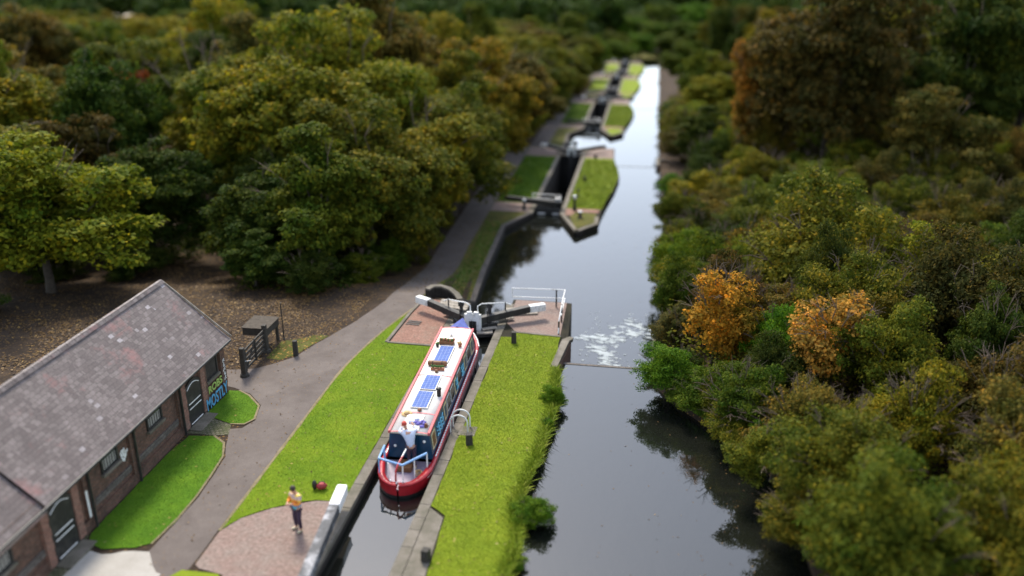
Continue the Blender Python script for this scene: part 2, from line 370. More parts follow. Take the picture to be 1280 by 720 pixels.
# ------------------------------------------------------------------ place: the lock flight
LOCK=[(18.6,40.3,0.0),(70.0,91.7,-2.8),(122.0,143.5,-5.9),(172.5,194.0,-9.0),(223.0,244.5,-12.1)]
CX0,CX1=-9.35,-7.08            # chamber faces
WATER=[z-.4 for _,_,z in LOCK]+[-15.5]
WEIR=[b-3.4 for a,b,z in LOCK]
def smooth(t): t=max(0,min(1,t)); return t*t*(3-2*t)
def lev(y, w=4.5, d=2.3):
    z=0.0
    for k,(a,b,zk) in enumerate(LOCK):
        zn = LOCK[k+1][2] if k+1<len(LOCK) else zk-3.1
        z += (zn-zk)*smooth((y-(b+d))/w)
    return z
def gz_left(x,y):
    t=smooth((-x-17)/14); q=smooth((-x-10.8)/1.3); s=lev(y,4.5)*(1-q)+lev(y,15,1.0)*q; l=lev(y,26,-6)
    z=s*(1-t)+l*t
    if x<-19 : z+= .25*mnoise.noise(Vector((x*.12,y*.12,0)))*smooth((-x-19)/5)
    return z
def gz_right(x,y):
    return lev(y,4.5)+min(1.0,.10*max(0,x-2.5))+.25*mnoise.noise(Vector((x*.15,y*.15,4)))*smooth((x-3)/3)
def piece(pts,y):
    if y<=pts[0][0]: return pts[0][1]
    for (y0,x0),(y1,x1) in zip(pts,pts[1:]):
        if y<=y1: return x0+(x1-x0)*(y-y0)/(y1-y0)
    return pts[-1][1]
XL=[(-40,-9.6)]
for k,(a,b,z) in enumerate(LOCK):
    if k+1<len(LOCK):
        a2=LOCK[k+1][0]
        XL += [(b+2.4,-9.6),(b+3.1,-9.95),(b+9,-10.35),(a2-4.9,-11.1),(a2-1.2,-9.6)]
XL += [(246.9,-9.6),(250,-11.5),(420,-11.5)]
XR=[(-40,5.9),(18,5.8),(23,5.7),(27.6,5.4),(29.5,4.7),(31.5,3.2),(33.5,1.7),(35,.85),(39,.8),(39.5,1.5),(66,1.35),(86,1.0),(130,.9),(250,.7),(420,.4)]
IR1=[(-40,-3.6),(20,-3.75),(23,-3.5),(25,-3.9),(28,-3.55),(32.5,-3.35),(34.6,-3.55),(35.6,-3.6),(38.6,-3.45),(43.2,-3.7)]
def stations(lo,hi,extra=()):
    ys=set(extra); y=lo
    while y<hi: ys.add(round(y,3)); y += .5 if y<60 else (1 if y<130 else 2)
    ys.add(hi); return sorted(t for t in ys if lo<=t<=hi)
YS=stations(-40,430,[p[0] for p in XL+XR])

g=MB()
offs=[0,.25,.8,1.5,2.5,3.6,5,7,9.5,12.5,16,20,26,34,45,60,90,140,260,600]
secs=[]
for y in YS:
    xe=piece(XL,y); z0=gz_left(xe,y)
    row=[(xe,y,min(z0-.3,lev(y+6)-3.6))]+[(xe-o,y,gz_left(xe-o,y)-.004*(o if o>60 else 0)) for o in offs]; secs.append(row)
g.loft(secs,0,True)
g.build('ground_west_bank',[M['soil']]); o=bpy.data.objects['ground_west_bank']; o.name='ground'; tag(o,kind='structure')
g=MB(); secs=[]
for y in YS:
    xe=piece(XR,y)
    z0=lev(y)-.32
    row=[(xe+o_,y,gz_right(xe+o_,y)) for o_ in offs[::-1]]
    row[-1]=(xe,y,z0)
    row.append((xe-.02,y,lev(y+6)-3.9)); secs.append(row)
g.loft(secs,0,True); tag(g.build('ground',[M['soil']]),kind='structure')
# far ground beyond the flight
g=MB(); g.sheet([(-700,428),(700,428),(900,1500),(-900,1500)],-15.3); tag(g.build('ground',M['verge']),kind='structure')
g=MB(); g.sheet([(-15,283),(4,283),(4,432),(-15,432)],-15.26); tag(g.build('ground',M['verge']),kind='structure')
# canal bed
g=MB()
g.sheet([(-14,-45),(8,-45),(8,440),(-14,440)],-20); tag(g.build('canal_bed',M['mud']),kind='structure')

# islands between lock chamber and overflow channel
def island_poly(k):
    a,b,z=LOCK[k]
    if k==0: return None
    return [(a-5.6,-5.45,-5.35),(a-3.4,-6.2,-3.75),(a-1.5,-6.83,-3.85),(a+2,-6.83,-3.7),(a+8,-6.83,-3.1),(a+12.5,-6.83,-2.85),(a+16,-6.83,-3.2),(a+18,-6.83,-3.6),(a+21,-6.83,-3.8),(b+2.9,-6.83,-3.9)]
for k,(a,b,z) in enumerate(LOCK):
    g=MB(); secs=[]
    if k==0:
        for y in stations(-40,43.3,[p[0] for p in IR1]):
            x1=piece(IR1,y)+.07*mnoise.noise(Vector((y*1.3,0,0)))*(y<35)
            secs.append([(-6.83,y,-4.5),(-6.83,y,z)]+[(-6.83+(x1+6.83)*t,y,z+(.03*mnoise.noise(Vector((t*4,y*.6,2))) if .1<t<.9 else 0)) for t in (.15,.3,.5,.7,.85)]+[(x1,y,z-.03),(x1+.02,y,-4.5)])
    else:
        ip=island_poly(k)
        L=[(p[0],p[1]) for p in ip]; Rr=[(p[0],p[2]) for p in ip]
        for y in stations(ip[0][0],ip[-1][0],[p[0] for p in ip]):
            x0,x1=piece(L,y),piece(Rr,y)
            secs.append([(x0,y,z-4.6),(x0,y,z)]+[(x0+(x1-x0)*t,y,z) for t in (.25,.5,.75)]+[(x1,y,z),(x1,y,z-4.6)])
    g.loft(secs,0,False,caps=True); tag(g.build('ground',M['mud']),kind='structure')
    # grass top
# water: one sheet per level
for k in range(len(LOCK)):
    a,b,z=LOCK[k]; w=WATER[k]; g=MB()
    y0=-45 if k==0 else WEIR[k-1]+.3
    g.b6(-5.2,12,y0,WEIR[k],w-.02,w) if False else None
    g.sheet([(-5.0,y0),(9,y0),(9,WEIR[k]+.05),(-5.0,WEIR[k]+.05)],w)
    if k==0: g.sheet([(-9.6,-45),(-5.0,-45),(-5.0,b-.5),(-9.6,b-.5)],w)
    else:
        pb=LOCK[k-1][1]
        g.sheet([(-12.6,pb+.2),(-5.0,pb+.2),(-5.0,a-.05),(-12.6,a-.05)],w)
    # water sliding over the sill
    g.loft([[(-5,WEIR[k]+.05+t*.9,w-(t**1.7)*3.0),(2.5,WEIR[k]+.05+t*.9,w-(t**1.7)*3.0)] for t in (0,.15,.3,.5,.7,.85,1)],0,True)
    tag(g.build('water',M['water']),kind='structure')
    if k>0:
        g=MB(); g.sheet([(-9.6,a),(-6.9,a),(-6.9,b),(-9.6,b)],WATER[k+1]); tag(g.build('water',M['water']),kind='structure')
g=MB(); g.sheet([(-12.6,LOCK[-1][1]+.2),(9,LOCK[-1][1]+.2),(9,283),(-12.6,283)],WATER[-1]); tag(g.build('water',M['water']),kind='structure')

# lock chamber walls, copings
ORD=['first','second','third','fourth','fifth']
for k,(a,b,z) in enumerate(LOCK):
    for side,(xa,xb,ca,cb) in (('towpath',(-9.62,CX0,-9.72,CX0+.02)),('island',(CX1,-6.80,CX1-.02,-6.70))):
        t=thing('lock_wall',f'dark brick side wall with stone coping, {side} side of the {ORD[k]} lock chamber','lock wall',(0,0,z))
        m=MB(); zl=-4.2
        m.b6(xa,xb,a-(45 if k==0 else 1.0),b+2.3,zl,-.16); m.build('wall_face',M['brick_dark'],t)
        m=MB(); y=a-(12 if k==0 else 1.0)
        while y<b+2.3:
            y2=min(b+2.3,y+random.uniform(.6,2.0)) if k<2 else b+2.3
            j=random.uniform(-.006,.006)
            m.b6(ca+j,cb+j,y+.004,y2-.004,-.16,.035+random.uniform(-.006,.006)); y=y2
        m.build('coping',M['coping'],t,bevel=.02)
# the wide quadrant kerb of the near island side
t=thing('stone_quadrant','broad worn stone slab at the near end of the island lock side','stone slab',(0,0,0))
m=MB(); m.prism([(-6.69,8),(-6.05,8),(-5.95,18),(-6.0,21),(-6.12,23.8),(-6.69,24.3)],-.1,.038); m.build('slab',M['coping'],t,bevel=.02)

# pound edging walls
def edging(name,label,pts,zf,w=.34,h0=-1.2,mat='brick_rim',h=.06,group=None,zend=None):
    t=thing(name,label,'edging wall',(0,0,0),0,group)
    def side(off):
        out=[]
        for i,p in enumerate(pts):
            a=Vector(pts[max(i-1,0)]); b_=Vector(pts[min(i+1,len(pts)-1)]); d=(b_-a).normalized(); n=Vector((-d.y,d.x))
            out.append(Vector(p)+n*off)
        return out
    A=side(0); B=side(w)
    m=MB(); m2=MB(); secs=[]; s2=[]
    for i,p in enumerate(pts):
        z=zf(p[0],p[1]); a_,b_=A[i],B[i]
        s2.append([(a_.x,a_.y,z+h-.12),(a_.x,a_.y,z+h),(b_.x,b_.y,z+h),(b_.x,b_.y,z+h-.12)])
        secs.append([(a_.x,a_.y,z+h0),(a_.x,a_.y,z+h-.122),(b_.x,b_.y,z+h-.122),(b_.x,b_.y,z+h0)])
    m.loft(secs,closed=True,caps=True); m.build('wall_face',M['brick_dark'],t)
    m2.loft(s2,closed=True,caps=True); m2.build('edge_stones',M[mat],t)
    return t
for k in range(1,len(LOCK)):
    pb=LOCK[k-1][1]; a=LOCK[k][0]; z=LOCK[k][2]
    pts=[(-9.42,pb+2.3),(-9.9,pb+3.1),(-10.2,pb+9),(-10.6,(pb+a)/2),(-10.95,a-4.9),(-9.4,a-1.1)]
    edging('canal_edging',f'weathered brick edge of the pound on the towpath side above the {ORD[k]} lock',pts,lambda x,y:lev(y),mat='brick_rim')
    ip=island_poly(k)
    pts=[(-7.0,a-1.2),(-6.75,a-1.9),(-6.2,a-3.4),(-5.45,a-5.6),(-5.3,a-5.6),(-3.8,a-3.3),(-3.85,a-1.4)]
    edging('canal_edging',f'stone kerb round the pointed nose of the {ORD[k]} lock island',pts,lambda x,y,z=z:z,mat='coping')

# ------------------------------------------------------------------ flat paving, lawns
def wob(poly,amp=.07,step=.3):
    out=[]
    for i,(x0,y0) in enumerate(poly):
        x1,y1=poly[(i+1)%len(poly)]; L=math.hypot(x1-x0,y1-y0); n=max(1,int(L/step))
        for j in range(n):
            x=x0+(x1-x0)*j/n; y=y0+(y1-y0)*j/n
            if y<16: out.append((x,y)); continue
            v=Vector((x*1.1,y*1.1,3)); w_=Vector((x*5,y*5,8))
            out.append((x+amp*mnoise.noise(v)*1.3+amp*.5*mnoise.noise(w_),y+amp*mnoise.noise(v+Vector((9,4,2)))*1.3+amp*.5*mnoise.noise(w_+Vector((3,3,3)))))
    return out
def flat(name,poly,z,mat,kind='structure',**k):
    m=MB(); m.sheet(poly,z); return tag(m.build(name,M[mat]),kind=kind)
PATH=[(-18.4,8),(-16.0,16),(-14.95,20.0),(-14.87,20.85),(-14.74,23.7),(-15.0,26.2),(-15.55,27.5),(-15.85,28.1),(-15.3,28.25),(-15.05,28.9),(-15.35,30.1),(-16.2,31.0),(-17.1,31.4),(-18.6,31.7),(-23,32.2),(-23,33.4),(-18,33.0),(-17.0,33.3),(-16.3,34.0),(-15.7,34.7),(-15.3,36.2),(-14.3,39),(-13.6,42),(-11.8,42),(-11.9,40.5),(-12.2,39.8),(-12.6,37.9),(-13.1,33.8),(-13.2,30),(-13.2,21.9),(-13.2,18),(-13.0,8)]
PATH=wob(PATH,.03)
flat('towpath',PATH,.014,'tarmac')
def strip(name,ys,xa,xb,zf,mat,dz=.014,kind='structure',nx=3):
    m=MB(); m.loft([[(xb(y)+(xa(y)-xb(y))*i/nx,y,zf(xb(y)+(xa(y)-xb(y))*i/nx,y)+dz) for i in range(nx+1)][::-1] for y in ys][::-1],0,True)
    o=m.build(name,M[mat]); return tag(o,kind=kind)
PL=[(42,-13.6),(46,-13.7),(52,-14.6),(60,-14.9),(75,-15.2),(120,-15.0),(300,-15.0)]
PRr=[(42,-11.95),(45,-11.9),(50,-12.3),(60,-12.8),(75,-13.0),(120,-12.9),(300,-12.9)]
strip('towpath',stations(42,300),lambda y:piece(PL,y),lambda y:piece(PRr,y),gz_left,'tarmac',.02)
strip('verge',stations(43.6,300),lambda y:piece(PRr,y)-.0,lambda y:piece(XL,y)-.02,gz_left,'verge',.012)
LAWN_A=[(-17.0,20.75),(-16.4,20.55),(-15.4,20.75),(-14.95,21.1),(-14.8,22.4),(-14.8,23.7),(-14.95,25.2),(-15.1,26.3),(-15.5,27.1),(-16.1,27.5),(-17.05,27.4),(-17.2,26.2),(-17.2,21.2)]
LAWN_B=[(-17.2,29.0),(-16.6,28.75),(-15.85,28.5),(-15.35,28.6),(-15.15,29.0),(-15.4,30.0),(-16.2,30.8),(-16.8,31.15),(-17.2,31.1)]
LAWN_C=[(-13.15,21.95),(-12.77,22.75),(-12.3,23.2),(-11.97,23.45),(-11.3,23.85),(-10.65,24.1),(-9.73,24.2),(-9.73,36.82),(-12.05,36.92),(-11.92,38.6),(-11.85,40.6),(-12.2,39.9),(-12.52,38.3),(-12.8,36.6),(-13.08,34),(-13.12,32),(-13.13,29),(-13.13,25.5)]
LAWN_I=[(-6.68,24.4),(-6.05,23.9),(-5.9,20),(-5.9,8),(-3.75,8),(-3.8,20),(-3.55,23),(-3.9,25),(-3.6,28),(-3.4,32.5),(-3.75,35.5),(-3.85,38.75),(-6.0,38.95),(-6.1,38.4),(-6.68,38.3)]
LAWN_A=wob(LAWN_A,.04); LAWN_B=wob(LAWN_B,.04); LAWN_C=wob(LAWN_C,.035); LAWN_I=wob(LAWN_I,.06)
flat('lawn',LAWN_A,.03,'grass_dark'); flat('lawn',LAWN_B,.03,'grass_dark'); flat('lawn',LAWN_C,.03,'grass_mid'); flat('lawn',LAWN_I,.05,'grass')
flat('lawn',[(-14.7,8),(-14.0,19.0),(-13.4,20.0),(-12.2,20.0),(-11.7,19.2),(-12,8)],.03,'grass')
m=MB(); 
flat('brick_paving',[(-13.12,20.3),(-13.14,21.95),(-12.77,22.72),(-11.97,23.42),(-10.65,24.07),(-9.73,24.17),(-9.73,8),(-11.6,8),(-11.6,19.3),(-12.1,20.0),(-12.9,20.15)],.022,'paving_faded')
flat('concrete_apron',wob([(-16.9,8),(-17.1,20.4),(-16.3,20.45),(-15.4,20.6),(-14.9,20.55),(-13.9,19.6),(-13.6,8)],.2),.02,'concrete_pale')
flat('brick_paving',[(-11.85,37.0),(-9.74,36.9),(-9.74,42.4),(-11.5,42.6),(-11.7,40.5)],.024,'paving')
flat('brick_paving',[(-6.05,39.02),(-3.85,38.85),(-3.95,43.2),(-6.68,43.2),(-6.68,40.1)],.026,'paving_faded')
def ribbon(pts,w,z,mat):
    m=MB(); secs=[]
    for i,p in enumerate(pts):
        a_=Vector(pts[max(i-1,0)]); b_=Vector(pts[min(i+1,len(pts)-1)]); d=(b_-a_).normalized(); n=Vector((-d.y,d.x))*w*(.6+.8*abs(mnoise.noise(Vector((p[0]*2,p[1]*2,1)))))
        secs.append([(p[0]-n.x,p[1]-n.y,z),(p[0]+n.x,p[1]+n.y,z)])
    m.loft(secs,0,True); return tag(m.build('path_edge',M[mat]),kind='structure')
ribbon([(-13.15,y) for y in np.arange(22,33.5,.4)]+[(-13.1,34.2),(-12.95,35.6),(-12.75,37),(-12.5,38.4),(-12.15,40.0),(-11.85,41.2)],.07,.034,'edge')
ribbon([(-14.98,21.0),(-14.83,22.4),(-14.83,23.7),(-14.95,25.0),(-15.1,26.2),(-15.5,27.1),(-16.1,27.52)],.06,.034,'edge')
ribbon([(-15.9,28.48),(-15.35,28.55),(-15.12,29.0),(-15.4,30.05),(-16.2,30.85),(-16.8,31.2)],.06,.034,'edge')
flat('doorstep_setts',[(-17.3,27.55),(-17.3,28.95),(-16.7,28.75),(-15.85,28.45),(-15.6,27.7),(-16.1,27.55)],.02,'cobble')
flat('doorstep_setts',[(-17.3,17.8),(-17.3,21.3),(-17.1,20.8),(-16.7,20.55),(-16.9,17.8)],.025,'cobble')
flat('verge',[(-17.0,34.4),(-16.3,34.3),(-15.8,34.9),(-15.45,36.0),(-15.0,37.2),(-15.6,37.3),(-16.2,36.7),(-17.0,36.3)],.01,'verge')
# kerb stones round the near paving
t=thing('paving_kerb','stone kerb along the left edge of the red brick paving by the left lock beam','kerb',(0,0,0))
m=MB(); m.beam((-12.0,36.9,.02),(-11.83,40.5,.02),.16,.1); m.beam((-11.83,40.52,.02),(-11.6,42.7,.02),.16,.1); m.beam((-11.94,36.9,.02),(-9.75,36.84,.02),.14,.1); m.build('kerb_stones',M['coping'],t,bevel=.01)
t=thing('paving_kerb','stone kerb across the grass end of the pale paving by the right lock beam','kerb',(0,0,0))
m=MB(); m.beam((-6.1,38.98,.03),(-3.8,38.8,.03),.14,.1); m.build('kerb_stones',M['coping'],t,bevel=.01)
# far lawns beside each lower lock
for k in range(1,len(LOCK)):
    a,b,z=LOCK[k]
    flat('lawn',[(-12.7,a+2.0),(-9.74,a+2.0),(-9.74,b-2),(-12.9,b-2)],z+.03,'grass_mid' if k==1 else 'grass')
    flat('brick_paving',[(-12.9,b-1.9),(-9.74,b-1.9),(-9.74,b+2.2),(-12.9,b+2.2)],z+.026,'paving_faded')
    flat('brick_paving',[(-12.9,a-.9),(-9.74,a-.9),(-9.74,a+1.9),(-12.9,a+1.9)],z+.026,'paving_faded')
    Rr=[(p[0],p[2]-.15) for p in island_poly(k)]
    ys=[y for y in (a+.9,a+4,a+8,a+12.5,a+16,a+18,b-2.2)]
    flat('lawn',[(-6.68,y) for y in ys]+[(piece(Rr,y)+.1,y) for y in ys[::-1]],z+.03,'grass')
    flat('lawn',[(-6.2,a-1.6),(-5.45,a-4.9),(-4.1,a-2.9),(-4.15,a-.4),(-5.9,a-.3)],z+.03,'verge' if k==1 else 'grass')
    flat('brick_paving',[(-6.68,b-2.1),(piece(Rr,b-2)+.1,b-2.1),(-4.0,b+2.6),(-6.68,b+2.6)],z+.026,'paving_faded')
    flat('brick_paving',[(-6.68,a-1.2),(-6.0,a-1.2),(-5.8,a-.2),(-4.0,a-.2),(-3.95,a+.8),(-6.68,a+.8)],z+.022,'paving')

# ------------------------------------------------------------------ grass tufts and leaf litter (countless: stuff)
def inpoly(px,py,poly):
    c=np.zeros(len(px),bool); n=len(poly)
    for i in range(n):
        x0,y0=poly[i]; x1,y1=poly[(i+1)%n]
        if y0==y1: continue
        k=((y0>py)!=(y1>py))&(px<(x1-x0)*(py-y0)/(y1-y0)+x0); c^=k
    return c
def np_mesh(name,co,nper,mat,kind='stuff',parent=None):
    n=len(co)//nper; me=bpy.data.meshes.new(name)
    me.vertices.add(len(co)); me.vertices.foreach_set('co',co.astype(np.float32).ravel())
    me.loops.add(n*nper); me.loops.foreach_set('vertex_index',np.arange(n*nper,dtype=np.int32))
    me.polygons.add(n); me.polygons.foreach_set('loop_start',np.arange(0,n*nper,nper,dtype=np.int32)); me.polygons.foreach_set('loop_total',np.full(n,nper,dtype=np.int32))
    me.materials.append(mat); me.update(calc_edges=True)
    o=bpy.data.objects.new(name,me); COL.objects.link(o)
    if parent is not None: o.parent=parent
    if kind: tag(o,kind=kind)
    return o
def blades(name,poly,z,dens,mat,h=(.02,.05),w=.007,zf=None,lean=.8):
    P=np.array(poly); lo=P.min(0); hi=P.max(0); lo[1]=max(lo[1],17)
    n=int((hi-lo).prod()*dens); x=RNG.uniform(lo[0],hi[0],n); y=RNG.uniform(lo[1],hi[1],n)
    k=inpoly(x,y,poly); x=x[k]; y=y[k]; n=len(x)
    a=RNG.uniform(0,2*np.pi,n); H=RNG.uniform(*h,n); W=w*RNG.uniform(.6,1.4,n)
    zz=np.full(n,z) if zf is None else np.array([zf(i,j) for i,j in zip(x,y)])
    lx=RNG.normal(0,lean,n)*H; ly=RNG.normal(0,lean,n)*H
    v0=np.stack([x-np.cos(a)*W,y-np.sin(a)*W,zz],1); v1=np.stack([x+np.cos(a)*W,y+np.sin(a)*W,zz],1); v2=np.stack([x+lx,y+ly,zz+H],1)
    co=np.stack([v0,v1,v2],1).reshape(-1,3)
    return np_mesh(name,co,3,mat)
blades('grass',LAWN_C,.02,1700,M['blade_mid']); blades('grass',LAWN_I,.04,1900,M['blade'],h=(.025,.065))
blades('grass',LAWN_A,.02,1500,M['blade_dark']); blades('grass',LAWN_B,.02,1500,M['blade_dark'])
# shaggy rim of the island
rim=[]; 
blades('grass',[(-3.95,8)]+[(piece(IR1,y)-.25,y) for y in np.arange(18,35.6,.5)]+[(piece(IR1,y)+.16,y) for y in np.arange(35.4,17.5,-.5)],-.05,1500,M['blade'],h=(.1,.28),w=.02,lean=.8)
blades('grass',[(-11.9,46.5),(-10.7,46.5),(-11.2,66),(-12.6,66)],0,70,M['blade_dark'],h=(.06,.18),w=.03,zf=gz_left)
for k in (1,2):
    a,b,z=LOCK[k]
    blades('grass',[(-12.7,a+2.0),(-9.74,a+2.0),(-9.74,b-2),(-12.9,b-2)],z+.02,160,M['blade_dark'],h=(.06,.15),w=.04)
    blades('grass',[(-6.68,a+1),(-3.8,a+1),(-3.2,a+8),(-2.95,a+12.5),(-3.6,b-3),(-6.68,b-3)],z+.02,160,M['blade'],h=(.06,.15),w=.04)
# fallen leaves as tiny curled cards
def leafcards(poly,n,zf,size=(.03,.07),dens_fn=None,mat='litter',up=.02):
    P=np.array(poly); lo=P.min(0); hi=P.max(0)
    x=RNG.uniform(lo[0],hi[0],n); y=RNG.uniform(lo[1],hi[1],n); k=inpoly(x,y,poly); x=x[k]; y=y[k]
    if dens_fn is not None:
        k=np.array([dens_fn(i,j)>random.random() for i,j in zip(x,y)]); x=x[k]; y=y[k]
    n=len(x); s=RNG.uniform(*size,n); a=RNG.uniform(0,2*np.pi,n)
    zz=np.array([zf(i,j) for i,j in zip(x,y)])+up
    u=np.stack([np.cos(a),np.sin(a),RNG.uniform(-.3,.5,n)],1)*s[:,None]; v=np.stack([-np.sin(a),np.cos(a),RNG.uniform(-.3,.5,n)],1)*(s*.7)[:,None]
    c=np.stack([x,y,zz],1); co=np.stack([c-u,c-v,c+u+[0,0,.01],c+v],1).reshape(-1,3)
    return np_mesh('fallen_leaves',co,4,M[mat])
def patch(i,j): return .15+.85*smooth(.5+2.2*mnoise.noise(Vector((i*.35,j*.35,9))))
leafcards([(-45,30),(-17.3,31.5),(-17.2,42),(-16,45),(-22,56),(-32,60),(-60,60)],60000,gz_left,(.035,.08),patch)
leafcards([(-17.6,33.6),(-15.4,35),(-14.3,42),(-14.6,60),(-19,60),(-19,40)],9000,gz_left,(.03,.06),patch)
leafcards(PATH,1500,lambda x,y:.014,(.02,.045))
leafcards([(-14.6,44),(-12,44),(-12.8,66),(-15,66)],1500,gz_left,(.03,.05),None,up=.03)
leafcards(LAWN_C,260,lambda x,y:.05,(.02,.045)); leafcards(LAWN_I,160,lambda x,y:.07,(.02,.04))

o=leafcards([(-3.4,20),(5.0,20),(4.5,29),(.6,34),(.6,36.2),(-3.2,36.2)],420,lambda x,y:WATER[0],(.018,.04),lambda x,y:.12+.88*smooth((x+1)/5),up=.004)
o=leafcards([(-10.4,47),(1.2,47),(1.2,66),(-10.6,64)],420,lambda x,y:WATER[1],(.025,.05),lambda x,y:.15+.85*smooth((abs(x+4.5)-3)/3),up=.004)
# ------------------------------------------------------------------ building
BY0,BY1=8.0,31.12; FX=-17.35; BX=-22.35; EZ=2.42; RX=-19.85; RZ=4.62
bl=thing('brick_building','long brick canal building with a slate roof, graffiti and black doors','building',(0,0,0))
m=MB()
m.b6(FX-.25,FX-.002,BY0,BY1,-.2,EZ); m.build('wall',M['brick'],bl); m=MB(); m.b6(BX,BX+.25,BY0,BY1,-.2,EZ); m.build('wall',M['brick'],bl)
for ya,yb in ((BY1-.25,BY1-.002),(BY0,BY0+.25)): m=MB(); m.b6(BX+.25,FX-.25,ya,yb,-.2,EZ); m.build('wall',M['brick'],bl)
gb=[(BX,EZ),(FX-.002,EZ),(RX,RZ-.12)]
for yy in (BY1-.25,BY0):
    m=MB()
    vs=[(x,yy,z) for x,z in gb]+[(x,yy+.248,z) for x,z in gb]
    m.add(vs,[(0,1,2),(5,4,3),(0,3,4,1),(1,4,5,2),(2,5,3,0)]); m.build('gable',M['brick'],bl)
m=MB()  # plinth
m.b6(FX,FX+.07,BY0,BY1+.04,-.1,.42); m.build('plinth',M['brick'],bl)
for y0,y1 in ((8,17.0),(21.35,21.75),(24.0,24.4),(27.25,27.6),(29.25,29.5),(30.75,31.14)):
    m=MB(); m.b6(FX,FX+.11,y0 if y0>9 else 16.2,y1,.42,EZ-.05); m.build('pilaster',M['brick'],bl)
for y0,y1 in ((21.75,24.0),(24.4,27.25),(17.0,19.4)):
    m=MB(); m.b6(FX+.003,FX+.05,y0+.05,y1-.05,.62,.86); m.build('sill_course',M['brick_rim'],bl)
def slab(y0,y1,dz,over=.3):
    m=MB(); k=(RZ-EZ)/(RX-FX)  # negative
    ex=FX+over; ez=EZ-over*(RZ-EZ)/(FX-RX)+.12+dz
    bx=BX-over; rz=RZ+.12+dz; th=.06
    ny=int((y1-y0)/.9)+1; secs=[]
    for i in range(ny+1):
        y=y0+(y1-y0)*i/ny; w=lambda s:.022*mnoise.noise(Vector((s*3,y*.55,3)))
        secs.append([(bx,y,ez)]+[(bx+(RX-bx)*t,y,ez+(rz-ez)*t+w(t)) for t in (.33,.66)]+[(RX,y,rz)]+[(RX+(ex-RX)*t,y,rz+(ez-rz)*t+w(5+t)-.03*math.sin(math.pi*t)) for t in (.2,.4,.6,.8)]+[(ex,y,ez),(ex,y,ez-th),(RX,y,rz-th),(bx,y,ez-th)])
    m.loft(secs,0,False,closed=True,caps=True); return m
rf=slab(19.45,31.52,0).build('roof',M['slate'],bl); 
slab(7.7,19.449,-.13).build('roof',M['slate'],bl)
m=MB(); y=8.0
while y<31.4:
    dz=0 if y>19.45 else -.13
    m.loft([[(RX-.16,yy,RZ+.05+dz),(RX-.06,yy,RZ+.17+dz),(RX+.06,yy,RZ+.17+dz),(RX+.16,yy,RZ+.05+dz)] for yy in (y+.01,min(31.5,y+.44))],0,False,closed=True,caps=True); y+=.45
m.build('ridge_tiles',M['slate'],rf)
m=MB(); m.tube([(FX+.33,8,EZ-.14),(FX+.33,31.4,EZ-.14)],.05,8); gt=m.build('gutter',M['black'],bl)
for y in (21.55,24.2,27.38):
    m=MB(); m.tube([(FX+.33,y,EZ-.15),(FX+.17,y,EZ-.35),(FX+.17,y,.05)],.045,8); m.build('recess_shadow_strip',M['black'],bl)  # black tubes stand in for shadow strips in the wall recesses
m=MB(); m.beam((FX+.30,31.54,EZ-.02),(RX,31.54,RZ+.12),.03,.07); m.beam((BX-.3,31.54,EZ-.02),(RX,31.54,RZ+.12),.03,.07); m.build('verge_board',M['timber'],bl)
# windows
for y0,y1,z0,z1,dark in ((22.5,23.3,1.5,2.3,0),(25.3,26.15,1.5,2.25,0),(29.65,30.5,1.25,2.05,1),(17.2,18.0,1.4,2.2,0)):
    fr=MB()
    for a,b_,c,d in ((y0-.08,y1+.08,z0-.06,z0),(y0-.08,y1+.08,z1,z1+.06),(y0-.08,y0,z0,z1),(y1,y1+.08,z0,z1)): fr.b6(FX,FX+.06,a,b_,c,d)
    w=fr.build('window',M['gate_black'],bl)
    m=MB(); m.b6(FX+.002,FX+.025,y0,y1,z0,z1); m.build('pane',M['glass'] if not dark else M['gate_black'],w)
    m=MB(); m.b6(FX,FX+.13,y0-.12,y1+.12,z0-.16,z0-.062); m.build('window_sill',M['coping'],w)
    if not dark:
        m=MB(); m.b6(FX+.026,FX+.034,y0+.05,y1-.05,z0+.03,z0+(z1-z0)*.5); m.build('lower_panel',M['window_grey'],w)
        m=MB()
        for i in range(5): yy=y0+.12+(y1-y0-.24)*i/4; m.b6(FX+.035,FX+.05,yy-.012,yy+.012,z0+.03,z0+(z1-z0)*.5)
        m.build('window_bars',M['darkwood'],w)
        m=MB(); m.b6(FX+.027,FX+.036,y0+.1,y1-.1,z1-.2,z1-.16); m.build('glazing_bar',M['timber'],w)
